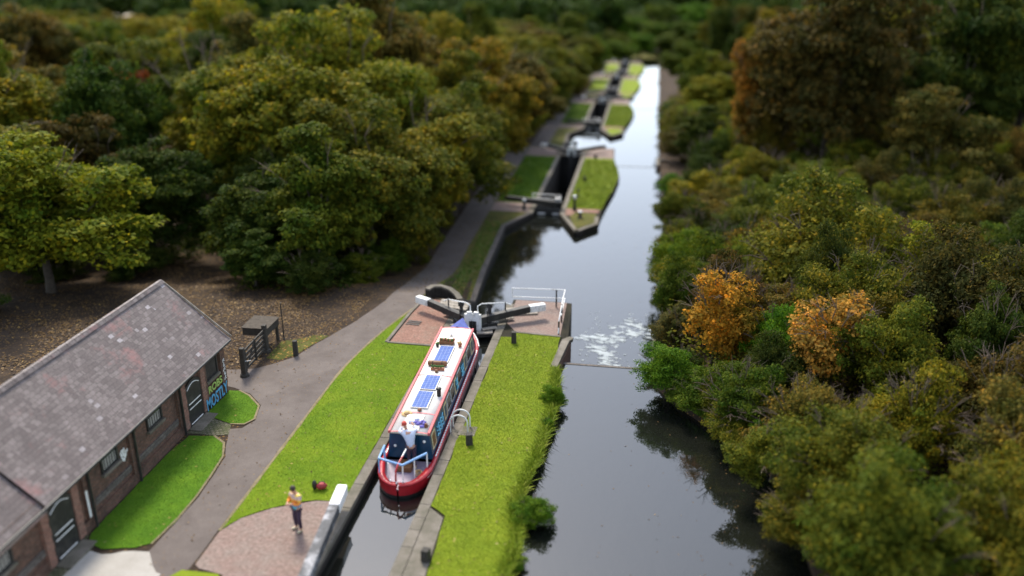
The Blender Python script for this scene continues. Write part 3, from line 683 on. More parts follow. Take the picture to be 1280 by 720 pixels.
# stable doors with white painted lines
def door(y0,y1,zt):
    d=MB(); n=8
    arch=[(y0+(y1-y0)*i/n, zt+.22*math.sin(math.pi*i/n)) for i in range(n+1)]
    poly=[(y0,-.05)]+arch+[(y1,-.05)]
    vs=[(FX+.02,y,z) for y,z in poly]+[(FX+.075,y,z) for y,z in poly]; q=len(poly)
    d.add(vs,[tuple(range(q)),tuple(range(2*q-1,q-1,-1))]+[(i+q,(i+1)%q+q,(i+1)%q,i) for i in range(q)])
    dd=d.build('door',M['gate_black'],bl)
    m=MB(); m.tube([(FX+.085,y0+.14+(y1-y0-.28)*i/6,zt-.08+.17*math.sin(math.pi*i/6)) for i in range(7)],.02,6)
    m.build('painted_line',M['white'],dd)
    for zz in (.98,.76,.12): m=MB(); m.beam((FX+.085,y0+.16,zz+.02),(FX+.085,y1-.14,zz),.018,.04); m.build('painted_line',M['white'],dd)
    m=MB(); m.b6(FX+.076,FX+.1,y0+.1,y1-.1,.86,.89); m.build('split_bar',M['black'],dd)
    for ya,yb in ((y0-.3,y0-.02),(y1+.02,y1+.3)):
        m=MB(); m.b6(FX+.004,FX+.115,ya,yb,.1,2.02)
        for i in range(4): m.b6(FX+.005,FX+.122,ya-.02,yb+.02,.14+i*.5,.14+i*.5+.25)
        m.build('door_surround',M['paving'],dd)
    m=MB(); m.b6(FX+.08,FX+.6,y0-.1,y1+.1,-.05,.06); m.build('doorstep',M['coping'],dd,bevel=.01)
door(27.85,29.05,1.7); door(19.6,20.75,1.85)
def text_mesh(txt,size,mat,parent,name,mw,ext=.006,off=.012):
    cu=bpy.data.curves.new('t','FONT'); cu.body=txt; cu.size=size; cu.extrude=ext; cu.offset=off; cu.resolution_u=3
    ob=bpy.data.objects.new('t',cu); COL.objects.link(ob); bpy.context.view_layer.update()
    me=bpy.data.meshes.new_from_object(ob.evaluated_get(bpy.context.evaluated_depsgraph_get()))
    bpy.data.objects.remove(ob); me.materials.clear(); me.materials.append(mat)
    o=bpy.data.objects.new(name,me); COL.objects.link(o); o.parent=parent; o.matrix_local=mw
    return o
WALLM=lambda x,y,z,tilt=0,sx=1,sz=1: Matrix.Translation((x,y,z))@Matrix(((0,0,1,0),(1,0,0,0),(0,1,0,0),(0,0,0,1)))@Matrix.Rotation(tilt,4,'Z')@Matrix.Diagonal((sx,sz,1,1))
text_mesh('MOSTLY',.62,M['graf_blue'],bl,'graffiti',WALLM(FX+.128,29.2,.06,0,.78,1.15))['label']='blue spray painted word on the wall by the grass'
text_mesh('ROBS',.42,M['graf_green'],bl,'graffiti',WALLM(FX+.118,29.5,.68,0,1.15,1.05))['label']='green spray painted word under the end window'
m=MB()
for i,(dy,z0,z1) in enumerate(((0,.65,.82),(.05,.86,1.02),(-.03,1.06,1.2),(.04,1.24,1.42),(0,1.46,1.6))):
    m.beam((FX+.122,30.88+dy,z0),(FX+.122,31.02-dy,z1),.012,.05); m.beam((FX+.122,31.05,z0+.02),(FX+.122,30.9,z0+.1),.012,.04)
m.build('graffiti',M['white'],bl)['label']='white vertical tag on the corner pillar'
m=MB()
random.seed(3)
for i in range(26):
    a=random.uniform(0,6.3); q=random.uniform(0,.22); m.ball((FX+.006,23.75+q*math.cos(a),1.45+1.2*q*math.sin(a)),(.008,.06,.07),6,4)
m.build('paint_blot',M['white'],bl)['label']='white paint blot between two windows'
for a_ in ((21.36,21.47,.5,1.5),(21.56,21.68,1.1,1.9)):
    m=MB(); m.b6(FX+.06,FX+.116,*a_); m.build('paint_patch',M['white'],bl)

# ------------------------------------------------------------------ field gate, box, sign pole, bollards
t=thing('field_gate','dark five barred wooden gate beside the leafy ground at the end of the building','gate',(-17.2,33.75,0),R(2))
for y in (-1.25,1.28):
    m=MB(); m.box((0,y,.68),(.22,.22,1.4),taper=.9); m.lathe((0,y,-.02),[(.22,0),(.2,.15),(.12,.2)],8); m.build('gate_post',M['darkwood'],t,bevel=.015)
m=MB()
for i in range(5): m.beam((0.02,-1.12,.28+i*.22),(0.02,1.15,.28+i*.22),.05,.1)
for y in (-1.1,0,1.12): m.beam((.05,y,.2),(.05,y,1.25),.05,.09)
m.beam((.055,-1.1,.25),(.055,0,1.2),.04,.08); m.build('gate_bars',M['darkwood'],t)
m=MB(); m.tube([(-.13,-1.28,.72),(.14,-1.24,.75),(.3,-1.1,.72)],.02,6); m.build('latch',M['metal'],t)
t=thing('storage_box','flat dark box with leaves on its lid raised on posts behind the gate','box',(-17.75,35.75,0))
m=MB(); m.b6(-.6,.6,-.7,.7,.78,1.14); m.build('box_body',M['darkwood'],t,bevel=.02)
m=MB(); m.b6(-.64,.64,-.74,.74,1.142,1.18); m.build('lid',M['bark'],t,bevel=.01)
for x in (.5,):
    for y in (-.6,.6): m=MB(); m.b6(x-.06,x+.06,y-.06,y+.06,-.05,.78); m.build('leg',M['darkwood'],t)
t=thing('sign_pole','thin dark metal pole standing behind the raised box','pole',(-17.0,36.5,0))
m=MB(); m.tube([(0,0,-.1),(0,0,1.9)],.03,8); m.build('pole',M['black'],t); m=MB(); m.lathe((0,0,0),[(.08,0),(.06,.04),(.035,.06)],8); m.build('foot',M['black'],t)
def bollard(loc,label,h=.7,r=.11,white=False,timber=True,name='bollard',group=None):
    t=thing(name,label,'bollard',loc,random.uniform(-.3,.3),group)
    if timber:
        m=MB(); m.box((0,0,h/2-.05),(r*2,r*2,h+.1),taper=.92); m.build('post',M['darkwood'],t,bevel=.02)
        m=MB(); m.lathe((0,0,h*.6),[(r*1.02,0),(r*1.02,.05)],8); m.build('band',M['black'],t)
    else:
        m=MB(); m.lathe((0,0,-.02),[(r*1.5,0),(r*1.4,.08),(r*.9,.25*h),(r*.75,.7*h),(r*.8,.78*h)],14); m.build('post',M['black'],t)
        m=MB(); m.lathe((0,0,h*.76),[(r*.8,0),(r*1.15,.05*h),(r*1.15,.18*h),(r*.7,.24*h)],14); m.build('cap',M['white' if white else 'black'],t)
    return t
bollard((-15.75,34.9,0),'short dark wooden post on the verge right of the field gate',.75,.11)
bollard((-6.2,28.45,0),'dark mooring stump in the island grass beside the white ladder hoops',.5,.13)
bollard((-5.95,37.75,0.03),'dark stump at the grass corner just before the right balance beam',.6,.12)
bollard((-6.15,21.6,0),'dark mooring stump on the near island coping at the bottom of the photo',.45,.13)
bollard((-10.15,69.85,-2.8),'black post with white cap left of the second lock gate',.95,.13,True,False)
bollard((-6.0,70.3,-2.8),'tall black post with white cap right of the second lock gate',1.3,.14,True,False)
bollard((-5.35,68.2,-2.8),'short black bollard with white cap on the nose of the second island',.6,.16,True,False)
bollard((-6.05,74.3,-2.8),'thin dark post on the grass edge beside the second lock chamber',.75,.08,False,False)
bollard((-5.95,80.0,-2.8),'dark stump on the second island halfway along the lock',.5,.12)
bollard((-5.6,89.4,-2.8),'dark stump near the far gates of the second lock',.5,.13)

# white ladder hoops with slab
t=thing('ladder_handrails','pair of white hooped ladder rails on a stone slab at the island lock side','ladder rails',(-6.75,29.45,.03))
m=MB(); m.b6(-.05,.62,-.42,.3,-.05,.03); m.build('slab',M['coping'],t,bevel=.015)
for y in (-.2,.25):
    m=MB(); m.tube([(-.36,y,-.9),(-.36,y,.45)]+[(-.36+.34*(1-math.cos(a)),y,.45+.32*math.sin(a)) for a in np.linspace(0.2,math.pi-.05,8)]+[(.32,y,0)],.032,8); m.build('hoop',M['white'],t)
# safety railing
t=thing('safety_railing','white two bar railing with black posts round the far corner of the right paving','railing',(0,0,.02))
m=MB()
for z in (.52,1.0): m.tube([(-6.75,42.35,z),(-4.0,42.55,z)],.03,8)
m.tube([(-6.75,42.35,.52),(-6.75,42.35,1.0)],.03,8); m.build('rail',M['white'],t)
m=MB(); m.tube([(-4.0,42.55,1.0),(-3.98,41.0,1.0),(-3.95,39.2,.75),(-3.95,39.0,.1)],.03,8); m.tube([(-4.0,42.5,.55),(-3.97,40.3,.5)],.03,8); m.build('rail',M['white'],t)
for x,y in ((-4.45,42.5),(-3.97,40.6),(-3.95,39.1)):
    m=MB(); m.tube([(x,y,-.05),(x,y,.98 if y>40 else .7)],.04,8); m.build('post',M['black'],t)

# ------------------------------------------------------------------ lock gates
def mitre_gate(side,k,detail=True):
    a,b,z=LOCK[k]; mx,my=-8.215,b-1.15; hx=CX0+.05 if side<0 else CX1-.05; hy=b-.55
    nm='left' if side<0 else 'right'
    lab=f'{nm} leaf of the {ORD[k]} lock mitre gates with its balance beam'
    t=thing('lock_gate',lab,'lock gate',(0,0,z))
    g=.02*side
    m=MB(); m.beam((mx+g,my,-1.75),(hx,hy,-1.75),.2,3.9); m.build('gate_leaf',M['gate_black'],t)
    m=MB(); m.box((mx+side*.14,my+.02,-1.6),(.26,.26,4.1)); m.build('mitre_post',M['gate_black'],t)
    m=MB(); m.box((mx+side*.215,my-.03,.40),(.42,.17,.88),rot=rotm(-side*.3)); 
    m.box((mx+side*.17,my-.03,.88),(.26,.15,.12),rot=rotm(-side*.3)); m.build('white_post_head',M['white'],t,bevel=.03)
    d=Vector((hx-mx,hy-my,0)).normalized(); L=3.85 if k else 3.75
    e=Vector((mx,my,0))+d*L+Vector((side*.05,.12,.18))
    s=Vector((mx,my,.22))+d*.3
    w=e-(e-s).normalized()*.85; zz=Vector((0,0,.45))
    m=MB(); m.beam(s+Vector((0,0,.2)),w+zz,.30,.34); m.build('balance_beam',M['gate_black'],t,bevel=.02)
    if k==0 or side<0:
        m=MB(); m.beam(w+zz,e+zz,.33,.36); m.build('beam_end',M['white'],t,bevel=.03)
    else:
        m=MB(); m.beam(w+zz,e+zz,.30,.34); m.build('beam_end',M['gate_black'],t,bevel=.03)
    # footboard on the downstream (far) side and rail
    n=Vector((-d.y,d.x,0)) if side>0 else Vector((d.y,-d.x,0))
    if n.y<0: n=-n
    p0=Vector((mx,my,.18))+d*.35+n*.38; p1=p0+d*1.9
    m=MB(); m.beam(p0,p1,.34,.05); m.beam(p0-n*.75+Vector((0,0,-.1)),p0-n*.75+d*.75+Vector((0,0,-.1)),.26,.05); m.build('footboard',M['timber'],t)
    if detail:
        q=Vector((mx,my,0))+d*.30+n*.15; q2=q+d*1.45
        m=MB(); m.tube([q+Vector((0,0,.35)),q+Vector((0,0,1.12)),q+d*.22+Vector((0,0,1.22)),q2+Vector((0,0,1.1)),q2+d*.3+Vector((0,0,.95))],.03,8); m.build('handrail',M['white'],t)
        m=MB(); m.tube([q2+Vector((0,0,.2)),q2+Vector((0,0,1.15))],.035,8); m.build('rail_post',M['black'],t)
        m=MB(); c=Vector((mx,my,0))+d*.95+n*.22; m.box(c+Vector((0,0,.6)),(.16,.16,.9)); m.box(c+Vector((0,0,1.05)),(.28,.24,.22)); m.tube([c+Vector((0,-.15,1.05)),c+Vector((0,.16,1.05))],.05,8); m.build('paddle_gear',M['black'],t,bevel=.02)
        m=MB(); m.tube([Vector((mx,my-.2,-1.5))+d*.8,Vector((mx,my-.2,.95))+d*.8],.03,6); m.build('paddle_rod',M['black'],t)
    else:
        m=MB(); c=Vector((mx,my,0))+d*.55+n*.2; m.box(c+Vector((0,0,.7)),(.2,.2,1.0)); m.box(c+Vector((0,0,1.25)),(.4,.3,.3)); m.build('paddle_gear',M['black'],t,bevel=.02)
    return t
for k in range(5):
    for s in (-1,1): mitre_gate(s,k,k==0)
# breast timber / white boards across upstream side of the first mitre gates
t=thing('walkway_board','short white topped plank fixed low on the right lock gate beside the boat','board',(0,0,0))
m=MB(); m.beam((-7.95,38.75,-.02),(-7.2,38.95,-.02),.3,.06); m.build('plank',M['timber'],t); m=MB(); m.beam((-7.95,38.74,-.16),(-7.2,38.94,-.16),.24,.1); m.build('bracket',M['gate_black'],t)
def top_gate(k):
    a,b,z=LOCK[k]
    t=thing('lock_gate',f'single black top gate with long balance beam and white handrail closing the {ORD[k]} lock','lock gate',(0,0,z))
    hx,mx=CX0-.05,CX1+.02
    m=MB(); m.b6(hx,mx,a+.1,a+.3,-3.8,.15)
    for zz in (-.1,-.75,-1.4): m.b6(hx,mx,a+.0,a+.1,zz-.12,zz+.1)
    m.build('gate_leaf',M['gate_black'],t)
    m=MB(); m.beam((mx+.05,a+.15,.55),(hx-2.6,a+1.2,.62),.32,.34); m.build('balance_beam',M['gate_black'],t,bevel=.02)
    m=MB(); m.beam((mx+.1,a+.42,.34),(hx-1.0,a+.75,.34),.3,.05); m.build('footboard',M['timber'],t)
    m=MB()
    for zz in (.75,1.12): m.tube([(mx-.15,a+.7,zz),(hx-.2,a+.98,zz)],.04,8)
    for x,y in ((mx-.15,a+.7),(hx-.2,a+.98)): m.tube([(x,y,.35),(x,y,1.12)],.04,8)
    m.build('handrail',M['white'],t)
    m=MB(); m.box((mx-.35,a+.4,.75),(.5,.3,.5)); m.build('paddle_gear',M['metal'],t,bevel=.05)
    for x in (-9.0,-7.8):
        m=MB(); m.b6(x,x+.6,a-.16,a-.02,-.3,-.22); m.build('white_board',M['white'],t)
    return t
for k in range(1,5): top_gate(k)
# open top gate of the near lock: balance beam along the lock side
t=thing('lock_gate','open top gate of the near lock, worn grey beam with white end','lock gate',(0,0,0))
m=MB(); m.b6(-9.30,-9.12,16.6,18.8,-3.2,.35); m.build('gate_leaf',M['gate_black'],t)
m=MB(); m.beam((-9.02,17.6,.66),(-9.52,22.85,.66),.34,.36); m.build('balance_beam',M['beam_worn'],t,bevel=.02)
m=MB(); m.beam((-9.52,22.86,.66),(-9.63,24.0,.66),.36,.38); m.build('beam_end',M['white_clean'],t,bevel=.05)
m=MB(); m.box((-9.2,18.7,.3),(.3,.3,.9)); m.build('heel_post',M['gate_black'],t)

# curved parapet walls beyond the left beam
def curved_wall(label,pts,h,zb,w=.28):
    t=thing('parapet_wall',label,'wall',(0,0,0))
    A=[Vector(p[:2]) for p in pts]; secs=[]; s2=[]
    for i,p in enumerate(pts):
        d=(A[min(i+1,len(A)-1)]-A[max(i-1,0)]).normalized(); n=Vector((-d.y,d.x))*w/2; z=p[2]
        secs.append([(A[i].x-n.x,A[i].y-n.y,zb),(A[i].x-n.x,A[i].y-n.y,z),(A[i].x+n.x,A[i].y+n.y,z),(A[i].x+n.x,A[i].y+n.y,zb)])
        n*=1.12; s2.append([(A[i].x-n.x,A[i].y-n.y,z+.002),(A[i].x-n.x,A[i].y-n.y,z+.1),(A[i].x+n.x,A[i].y+n.y,z+.1),(A[i].x+n.x,A[i].y+n.y,z+.002)])
    m=MB(); m.loft(secs,closed=True,caps=True); m.build('wall_face',M['brick_dark'],t)
    m=MB(); m.loft(s2,closed=True,caps=True); m.build('cap_stones',M['coping'],t)
curved_wall('dark curved brick parapet beyond the left balance beam',[(-11.5,42.9,.40),(-11.3,43.35,.42),(-10.9,43.6,.36),(-10.4,43.55,.24),(-9.95,43.2,.1),(-9.65,42.7,0.0)],0,-3.6)
curved_wall('sloping brick wall running down to the lower towpath behind the curved parapet',[(-10.75,43.95,.22),(-10.7,45,-.3),(-10.65,46.4,-1.2),(-10.6,47.6,-2.1)],0,-3.6)
t=thing('gate_platform','weathered timber and stone step behind the left balance beam','step',(0,0,0))
m=MB()
for i in range(3): m.beam((-10.6,41.75+i*.33,.06),(-9.0,41.35+i*.33,.06),.28,.1)
m.build('plank',M['timber'],t)
t=thing('gate_platform','weathered timber step behind the right balance beam','step',(0,0,0))
m=MB()
for i in range(3): m.beam((-7.0,41.0+i*.33,.07),(-5.3,41.5+i*.33,.07),.28,.1)
m.build('plank',M['timber'],t)
for (x,y) in ((-11.2,38.6),(-11.15,38.9)):
    pass
t=thing('iron_grate','long dark iron bars set in the red brick paving left of the boat','grate',(-11.3,39.3,.03),R(-5))
m=MB()
for i in range(3): m.b6(-.35,.35,-.22+i*.2,-.14+i*.2,0,.03)
m.build('bars',M['black'],t)

# weirs
for k in range(4):
    z=LOCK[k][2]; y=WEIR[k]
    t=thing('weir',f'concrete overflow sill across the side channel beside the {ORD[k]} lock','weir',(0,y,z))
    m=MB(); m.b6(-4.9,1.4,-.5,.02,-4.2,-.44); m.build('sill',M['coping'],t); m=MB(); m.b6(-4.9,1.4,-.16,.0,-.43,-.386); m.build('crest',M['brick_rim'],t)
    m=MB(); m.loft([[(-4.9,.02+q*.8,-.5-q**1.5*2.9),(1.4,.02+q*.8,-.5-q**1.5*2.9)] for q in (0,.3,.6,1)]); m.build('apron',M['brick_dark'],t)
    t=thing('weir_abutment',f'brick abutment with pale stone top at the right end of the {ORD[k]} weir','abutment',(0,y,z))
    m=MB(); m.b6(.62,.9,-.9,2.3,-4.2,-.02); m.build('wall_face',M['brick'],t)
    m=MB(); m.b6(.6,.93,-.92,2.32,-.018,.06); m.box((1.2,1.2,.1),(.5,.5,.2)); m.build('cap_stones',M['coping'],t,bevel=.02)
t=thing('wing_wall','pale stone capped wing wall on the right edge of the near island by the weir','wall',(0,0,0))
m=MB(); m.prism([(-3.62,35.5),(-3.35,38.4),(-3.2,38.6),(-3.2,38.8),(-3.4,38.9),(-3.72,38.5),(-3.95,35.5)],-.1,.06); m.build('cap_stones',M['coping'],t,bevel=.02)
m=MB(); m.prism([(-3.57,35.55),(-3.28,38.6),(-3.35,38.8),(-3.8,38.4),(-3.9,35.55)],-4.2,-.102); m.build('wall_face',M['brick'],t)

# foam below the weir
m=MB(); random.seed(11)
zigs=[[(-.9,48.9),(-.2,48.1),(.5,47.5)],[(-3.3,45.9),(-2.4,45.7),(-1.6,45.9)],[(-2.6,45.3),(-2.3,44.6),(-1.9,43.9),(-1.9,43.3),(-1.6,42.8),(-1.1,42.2)],[(-2.3,46.4),(-1.5,45.6),(-1.2,46.6)],[(-1.4,47.5),(-.6,47.0),(.1,46.6)]]
for zg in zigs:
    for i in range(len(zg)-1):
        for j in range(24):
            t_=random.random(); x=zg[i][0]*(1-t_)+zg[i+1][0]*t_+random.gauss(0,.26); y=zg[i][1]*(1-t_)+zg[i+1][1]*t_+random.gauss(0,.28)
            r=abs(random.gauss(.03,.045))+.015
            n=7; m.prism([(x+r*2.6*random.uniform(.4,1.3)*math.cos(2*math.pi*q/n),y+r*random.uniform(.5,1.2)*math.sin(2*math.pi*q/n)) for q in range(n)],WATER[1]+.001,WATER[1]+random.uniform(.006,.022))
for j in range(110):
    x=random.uniform(-3.3,.7); y=random.uniform(42,50); r=random.uniform(.015,.05); n=5
    m.prism([(x+r*1.5*math.cos(2*math.pi*q/n),y+r*math.sin(2*math.pi*q/n)) for q in range(n)],WATER[1]+.001,WATER[1]+random.uniform(.006,.022))
tag(m.build('foam',M['foam']),kind='stuff')

# ------------------------------------------------------------------ narrowboat (local: y forward from stern, z from water)
BA=R(1.6)
boat=thing('narrowboat','red and blue narrowboat with cream roof moored in the near lock chamber','boat',(-8.10,25.2,-.4),BA)
LB=13.5
def hw(y,top=True):
    if y<1.6: t=max(0,y/1.6); v=1.0*math.sqrt(max(0,1-(1-t)**2.4))
    elif y<10.8: v=1.0
    else: t=(y-10.8)/(LB-10.8); v=1.0*(1-t**2.1)
    return max(.03,v)
def sheer(y): return .52+ (.22*max(0,(y-10.5)/3)**1.5 if y>10.5 else 0)
ys=[0,.015,.06,.15,.3,.5,.75,1.1,1.6,3,5,7,9,10.8,11.4,12,12.5,12.9,13.2,13.4,13.5]
m=MB()
m.loft([[(-hw(y)*.9,y+(.25 if y<.5 else 0)*(1-y/.5 if y<.5 else 0),-.35),(-hw(y)*.97,y,.0),(-hw(y)*.985,y,.12)] for y in ys],1,True)
m.loft([[(hw(y)*.985,y,.12),(hw(y)*.97,y,.0),(hw(y)*.9,y+(.25*(1-y/.5) if y<.5 else 0),-.35)] for y in ys],1,True)
m.loft([[(-hw(y)*.985,y,.12),(-hw(y),y,.15),(-hw(y),y,sheer(y))] for y in ys],0,True)
m.loft([[(hw(y),y,sheer(y)),(hw(y),y,.15),(hw(y)*.985,y,.12)] for y in ys],0,True)
m.build('hull',[M['boatred'],M['boatblack']],boat)
m=MB()
gi=lambda y:max(.01,hw(y)-(.24 if y<1.6 else .13))
for s in (-1,1):
    m.loft([[(s*(hw(y)+.02),y,sheer(y)-.05),(s*(hw(y)+.02),y,sheer(y)+.03),(s*gi(y+.0),max(y,.2) if y<.3 else y,sheer(y)+.035),(s*gi(y),max(y,.2) if y<.3 else y,sheer(y)-.05)] for y in ys],0,True,closed=True)
m.build('gunwale',M['boatred'],boat)
# white diamond strip on the right and left gunwales
for s in (-1,1):
    m=MB(); q_=[2.0+.09*i for i in range(103)]
    m.loft([[(s*(hw(y)-.055)-(.034 if i%2 else .007),y,sheer(y)+.045),(s*(hw(y)-.055)+(.034 if i%2 else .007),y,sheer(y)+.045)] for i,y in enumerate(q_)],0,False)
    m.build('diamond_trim',M['white_clean'],boat)
    m=MB(); m.loft([[(s*(hw(y)+.024),y,sheer(y)-.09),(s*(hw(y)+.026),y,sheer(y)-.065)] for y in ys[6:]],0,True); m.build('pinstripe',M['white_clean'],boat)
m=MB(); m.sheet([(-hw(y)*.97,y) for y in ys[2:9]+[2.0]]+[(hw(y)*.97,y) for y in ([2.0]+ys[2:9][::-1])],.30); m.build('stern_deck',M['deck'],boat)
m=MB(); m.sheet([(-hw(y)*.95,y) for y in ys[12:]]+[(hw(y)*.95,y) for y in ys[12:][::-1]],.45); m.build('bow_deck',M['boatblue'],boat)
m=MB(); m.b6(-.35,.2,1.2,1.75,.30,.52); m.build('deck_locker',M['brown'],boat,bevel=.015)
C0,C1=1.95,11.25
def cab(x_b,x_t,zb,zt,y): return [(-x_b,y,zb),(-x_t,y,zt),(x_t,y,zt),(x_b,y,zb)]
m=MB(); m.loft([cab(.86,.74,.45,1.50,y) for y in (C0,C1)],0,closed=True,caps=True); cabin=m.build('cabin',M['boatblue'],boat)
m=MB()
def rsec(y,w=.77): return [(-w,y,1.49)]+[(w*t,y,1.55+.055*(1-t*t)) for t in (-1,-.6,-.2,.2,.6,1)]+[(w,y,1.49)]
m.loft([rsec(y) for y in (C0-.06,C1+.08)],0,True,closed=True,caps=True); roof=m.build('roof',M['roofcream'],boat)
m=MB()
for s in (-1,1): m.loft([[(s*.78,y,1.5),(s*.78,y,1.60),(s*.70,y,1.612),(s*.70,y,1.5)] for y in (C0-.07,C1+.09)],closed=True,caps=True)
for y in (C0-.06,3.28,6.45,C1+.08):
    m.loft([[(.74*t,y-.03,1.565+.055*(1-t*t)) for t in np.linspace(-1,1,7)],[(.74*t,y+.03,1.565+.055*(1-t*t)) for t in np.linspace(-1,1,7)]],0,True)
m.build('roof_trim',M['pinkred'],roof)
m=MB(); m.loft([[(-.33,y,1.60),(-.33,y,1.635),(.33,y,1.635),(.33,y,1.60)] for y in (1.95,3.1)],closed=True,caps=True); m.build('sliding_hatch',M['roofcream'],roof,bevel=.01)
# solar panels
for y0,y1 in ((3.6,4.95),(5.1,6.35),(7.6,9.2)):
    m=MB(); m.b6(-.36,.30,y0,y1,1.63,1.66); p=m.build('solar_panel',M['metal'],roof)
    m=MB(); m.b6(-.33,.27,y0+.03,y1-.03,1.661,1.666); m.build('cells',M['solar'],p)
m=MB(); m.lathe((.52,4.75,1.58),[(.085,0),(.085,.3),(.11,.3),(.11,.35),(.05,.38)],12); m.build('chimney',M['black'],roof)
for x,y in ((.0,6.72),(-.1,10.4),(.05,3.42)):
    m=MB(); m.lathe((x,y,1.6),[(.05,0),(.05,.05),(.09,.06),(.07,.11),(.02,.13)],12); m.build('mushroom_vent',M['brown'] if y<10 else M['white_clean'],roof)
# side panels and windows on both cabin sides
def sidept(s,y,z,off=.012):
    f=(z-.45)/1.05; x=.86-.12*f; return (s*(x+off),y,z)
def sidequad(mb,s,y0,y1,z0,z1,off,th=.008):
    a=[sidept(s,y0,z0,off),sidept(s,y1,z0,off),sidept(s,y1,z1,off),sidept(s,y0,z1,off)]
    b_=[sidept(s,y0,z0,off-th),sidept(s,y1,z0,off-th),sidept(s,y1,z1,off-th),sidept(s,y0,z1,off-th)]
    mb.add(a+b_,[(0,1,2,3) if s>0 else (3,2,1,0),(7,6,5,4),(0,4,5,1),(1,5,6,2),(2,6,7,3),(3,7,4,0)])
for s in (-1,1):
    for y0,y1 in ((2.15,2.75),(4.35,4.85),(6.5,6.95),(8.7,9.2),(10.3,10.9)):
        m=MB(); sidequad(m,s,y0,y1,.72,1.36,.012); m.build('cream_panel',M['cream'],cabin)
        m=MB(); sidequad(m,s,y0+.1,y1-.1,.8,1.28,.022); m.build('panel_motif',M['boatblue'] if y0>3 else M['brown'],cabin)
    for y0,y1 in ((5.0,5.5),(5.75,6.3),(7.2,7.8),(9.4,10.0)):
        m=MB(); sidequad(m,s,y0-.04,y1+.04,.8,1.36,.012); w=m.build('window',M['white_clean'],cabin)
        m=MB(); sidequad(m,s,y0,y1,.84,1.32,.02); m.build('pane',M['glass'],w)
    # name panel flourishes
    for yc,L in ((3.5,1.1),(8.2,.5),(6.9,.3)):
        m=MB(); 
        for j in range(3):
            pts=[sidept(s,yc-L/2+L*q/10,.86+.17*j+.07*math.sin(q*1.9+j),.03) for q in range(11)]; m.tube(pts,.022,5)
        m.build('lettering',M['cyan'],cabin)
m=MB()
for x in (-.55,.55): m.ball((x,1.93,1.2 if x>0 else .95),(.06,.04,.06),8,5)
m.build('lamp',M['white_clean'],boat)
m=MB(); m.b6(-.3,.3,1.915,1.945,.5,1.48); m.build('cabin_door',M['boatblue'],boat)
# stern rail
m=MB()
ra=[(-.80,1.55,1.2),(-.84,.75,1.2),(-.72,.5,1.12),(.25,.38,1.12),(.72,1.3,1.2)]
ra=[(-.86,1.6,1.12),(-.84,.75,1.12),(.1,.42,1.12),(.78,1.3,1.12)]
m.tube([(-.88,1.62,.45),(-.88,1.6,1.08)]+ra+[(.86,1.62,.5)][:0],.045,8); m.tube([(-.84,.75,1.12),(-.84,.72,.4)],.03,8)
m.build('stern_rail',M['railblue'],boat)
m=MB()
for x,y in ((-.45,.5),(.1,.42),(.42,.85),(.78,1.3)): m.tube([(x,y+.03,1.1 if y<1.2 else 1.1),(x,y,.35)],.027,8)
m.build('rail_posts',M['white_clean'],boat)
# tiller
m=MB(); m.tube([(-.08,.16,.35),(-.08,.14,.75),(-.08,.2,1.0),(-.06,.45,1.12),(0,.95,1.18)],.035,8); m.build('tiller',M['boatred'],boat)
m=MB(); m.tube([(-.02,.85,1.17),(.04,1.25,1.26)],.03,8); m.build('tiller_handle',M['white_clean'],boat)
for x,y in ((-.3,.22),(.15,.2),(-.05,.1)):
    m=MB(); m.lathe((x,y,.55),[(.035,0),(.022,.03),(.04,.06),(.015,.075)],8); m.build('mooring_dolly',M['white_clean'],boat)
# bow cover
m=MB(); m.add([(-.78,C1+.1,.6),(.78,C1+.1,.6),(.62,C1+.1,1.40),(-.62,C1+.1,1.40),(0,C1+.1,1.66),(0,12.75,1.50),(-.36,12.9,.72),(.36,12.9,.72)],
 [(0,3,4,2,1),(3,6,5,4),(2,4,5,7),(0,6,3),(1,2,7),(5,6,7),(0,1,7,6)]); m.build('bow_cover',M['tarp'],boat)
m=MB(); m.tube([(hw(y)+.03,y,sheer(y)+.0) for y in (11.6,12.2,12.7,13.1,13.4)],.04,6); m.tube([(-hw(y)-.03,y,sheer(y)) for y in (11.6,12.2,12.7,13.1,13.4)],.04,6); m.build('bow_stripe',M['white_clean'],boat)
def onboat(x,y,z): 
    v=boat.matrix_basis if False else Matrix.Rotation(BA,3,'Z')@Vector((x,y,0)); return (boat.location.x+v.x,boat.location.y+v.y,boat.location.z+z)
for yy in (3.4,6.6,9.8):
    m=MB(); m.tube([(1.05,yy,.5),(1.07,yy,.38)],.012,5); m.tube([(1.09,yy,.38),(1.09,yy,.34),(1.09,yy,.1),(1.09,yy,.06)],[.02,.05,.05,.02],8); m.build('fender',M['black'],boat)
# things lying on the roof
t=thing('planter_box','wooden planter box of reddish plants beyond the farthest solar panel on the boat roof','planter',onboat(-.1,9.55,1.6),BA)
m=MB(); m.b6(-.36,.3,-.11,.11,0,.16); m.build('box',M['brown'],t)
for i in range(9):
    m=MB() if i==0 else m; m.ball((-.32+i*.075,random.uniform(-.05,.05),.2),(.06,.07,.07),7,5,mi=i%2)
m.build('plants',[M['terracotta'],M['plant']],t)
t=thing('plant_pot','brown pot of dry plants right of the planter box on the boat roof','plant pot',onboat(.5,9.35,1.58),BA)
m=MB(); m.lathe((0,0,0),[(.07,0),(.1,.14),(.1,.16)],10); m.build('pot',M['terracotta'],t)
m=MB()
for i in range(7): m.ball((random.uniform(-.08,.08),random.uniform(-.08,.08),.2),.05,6,5)
m.build('plants',M['straw'],t)
t=thing('plant_pot','small dark pot with a plant at the left edge of the boat roof','plant pot',onboat(-.5,9.25,1.58),BA)
m=MB(); m.lathe((0,0,0),[(.06,0),(.085,.12),(.085,.13)],10); m.build('pot',M['black'],t)
m=MB()
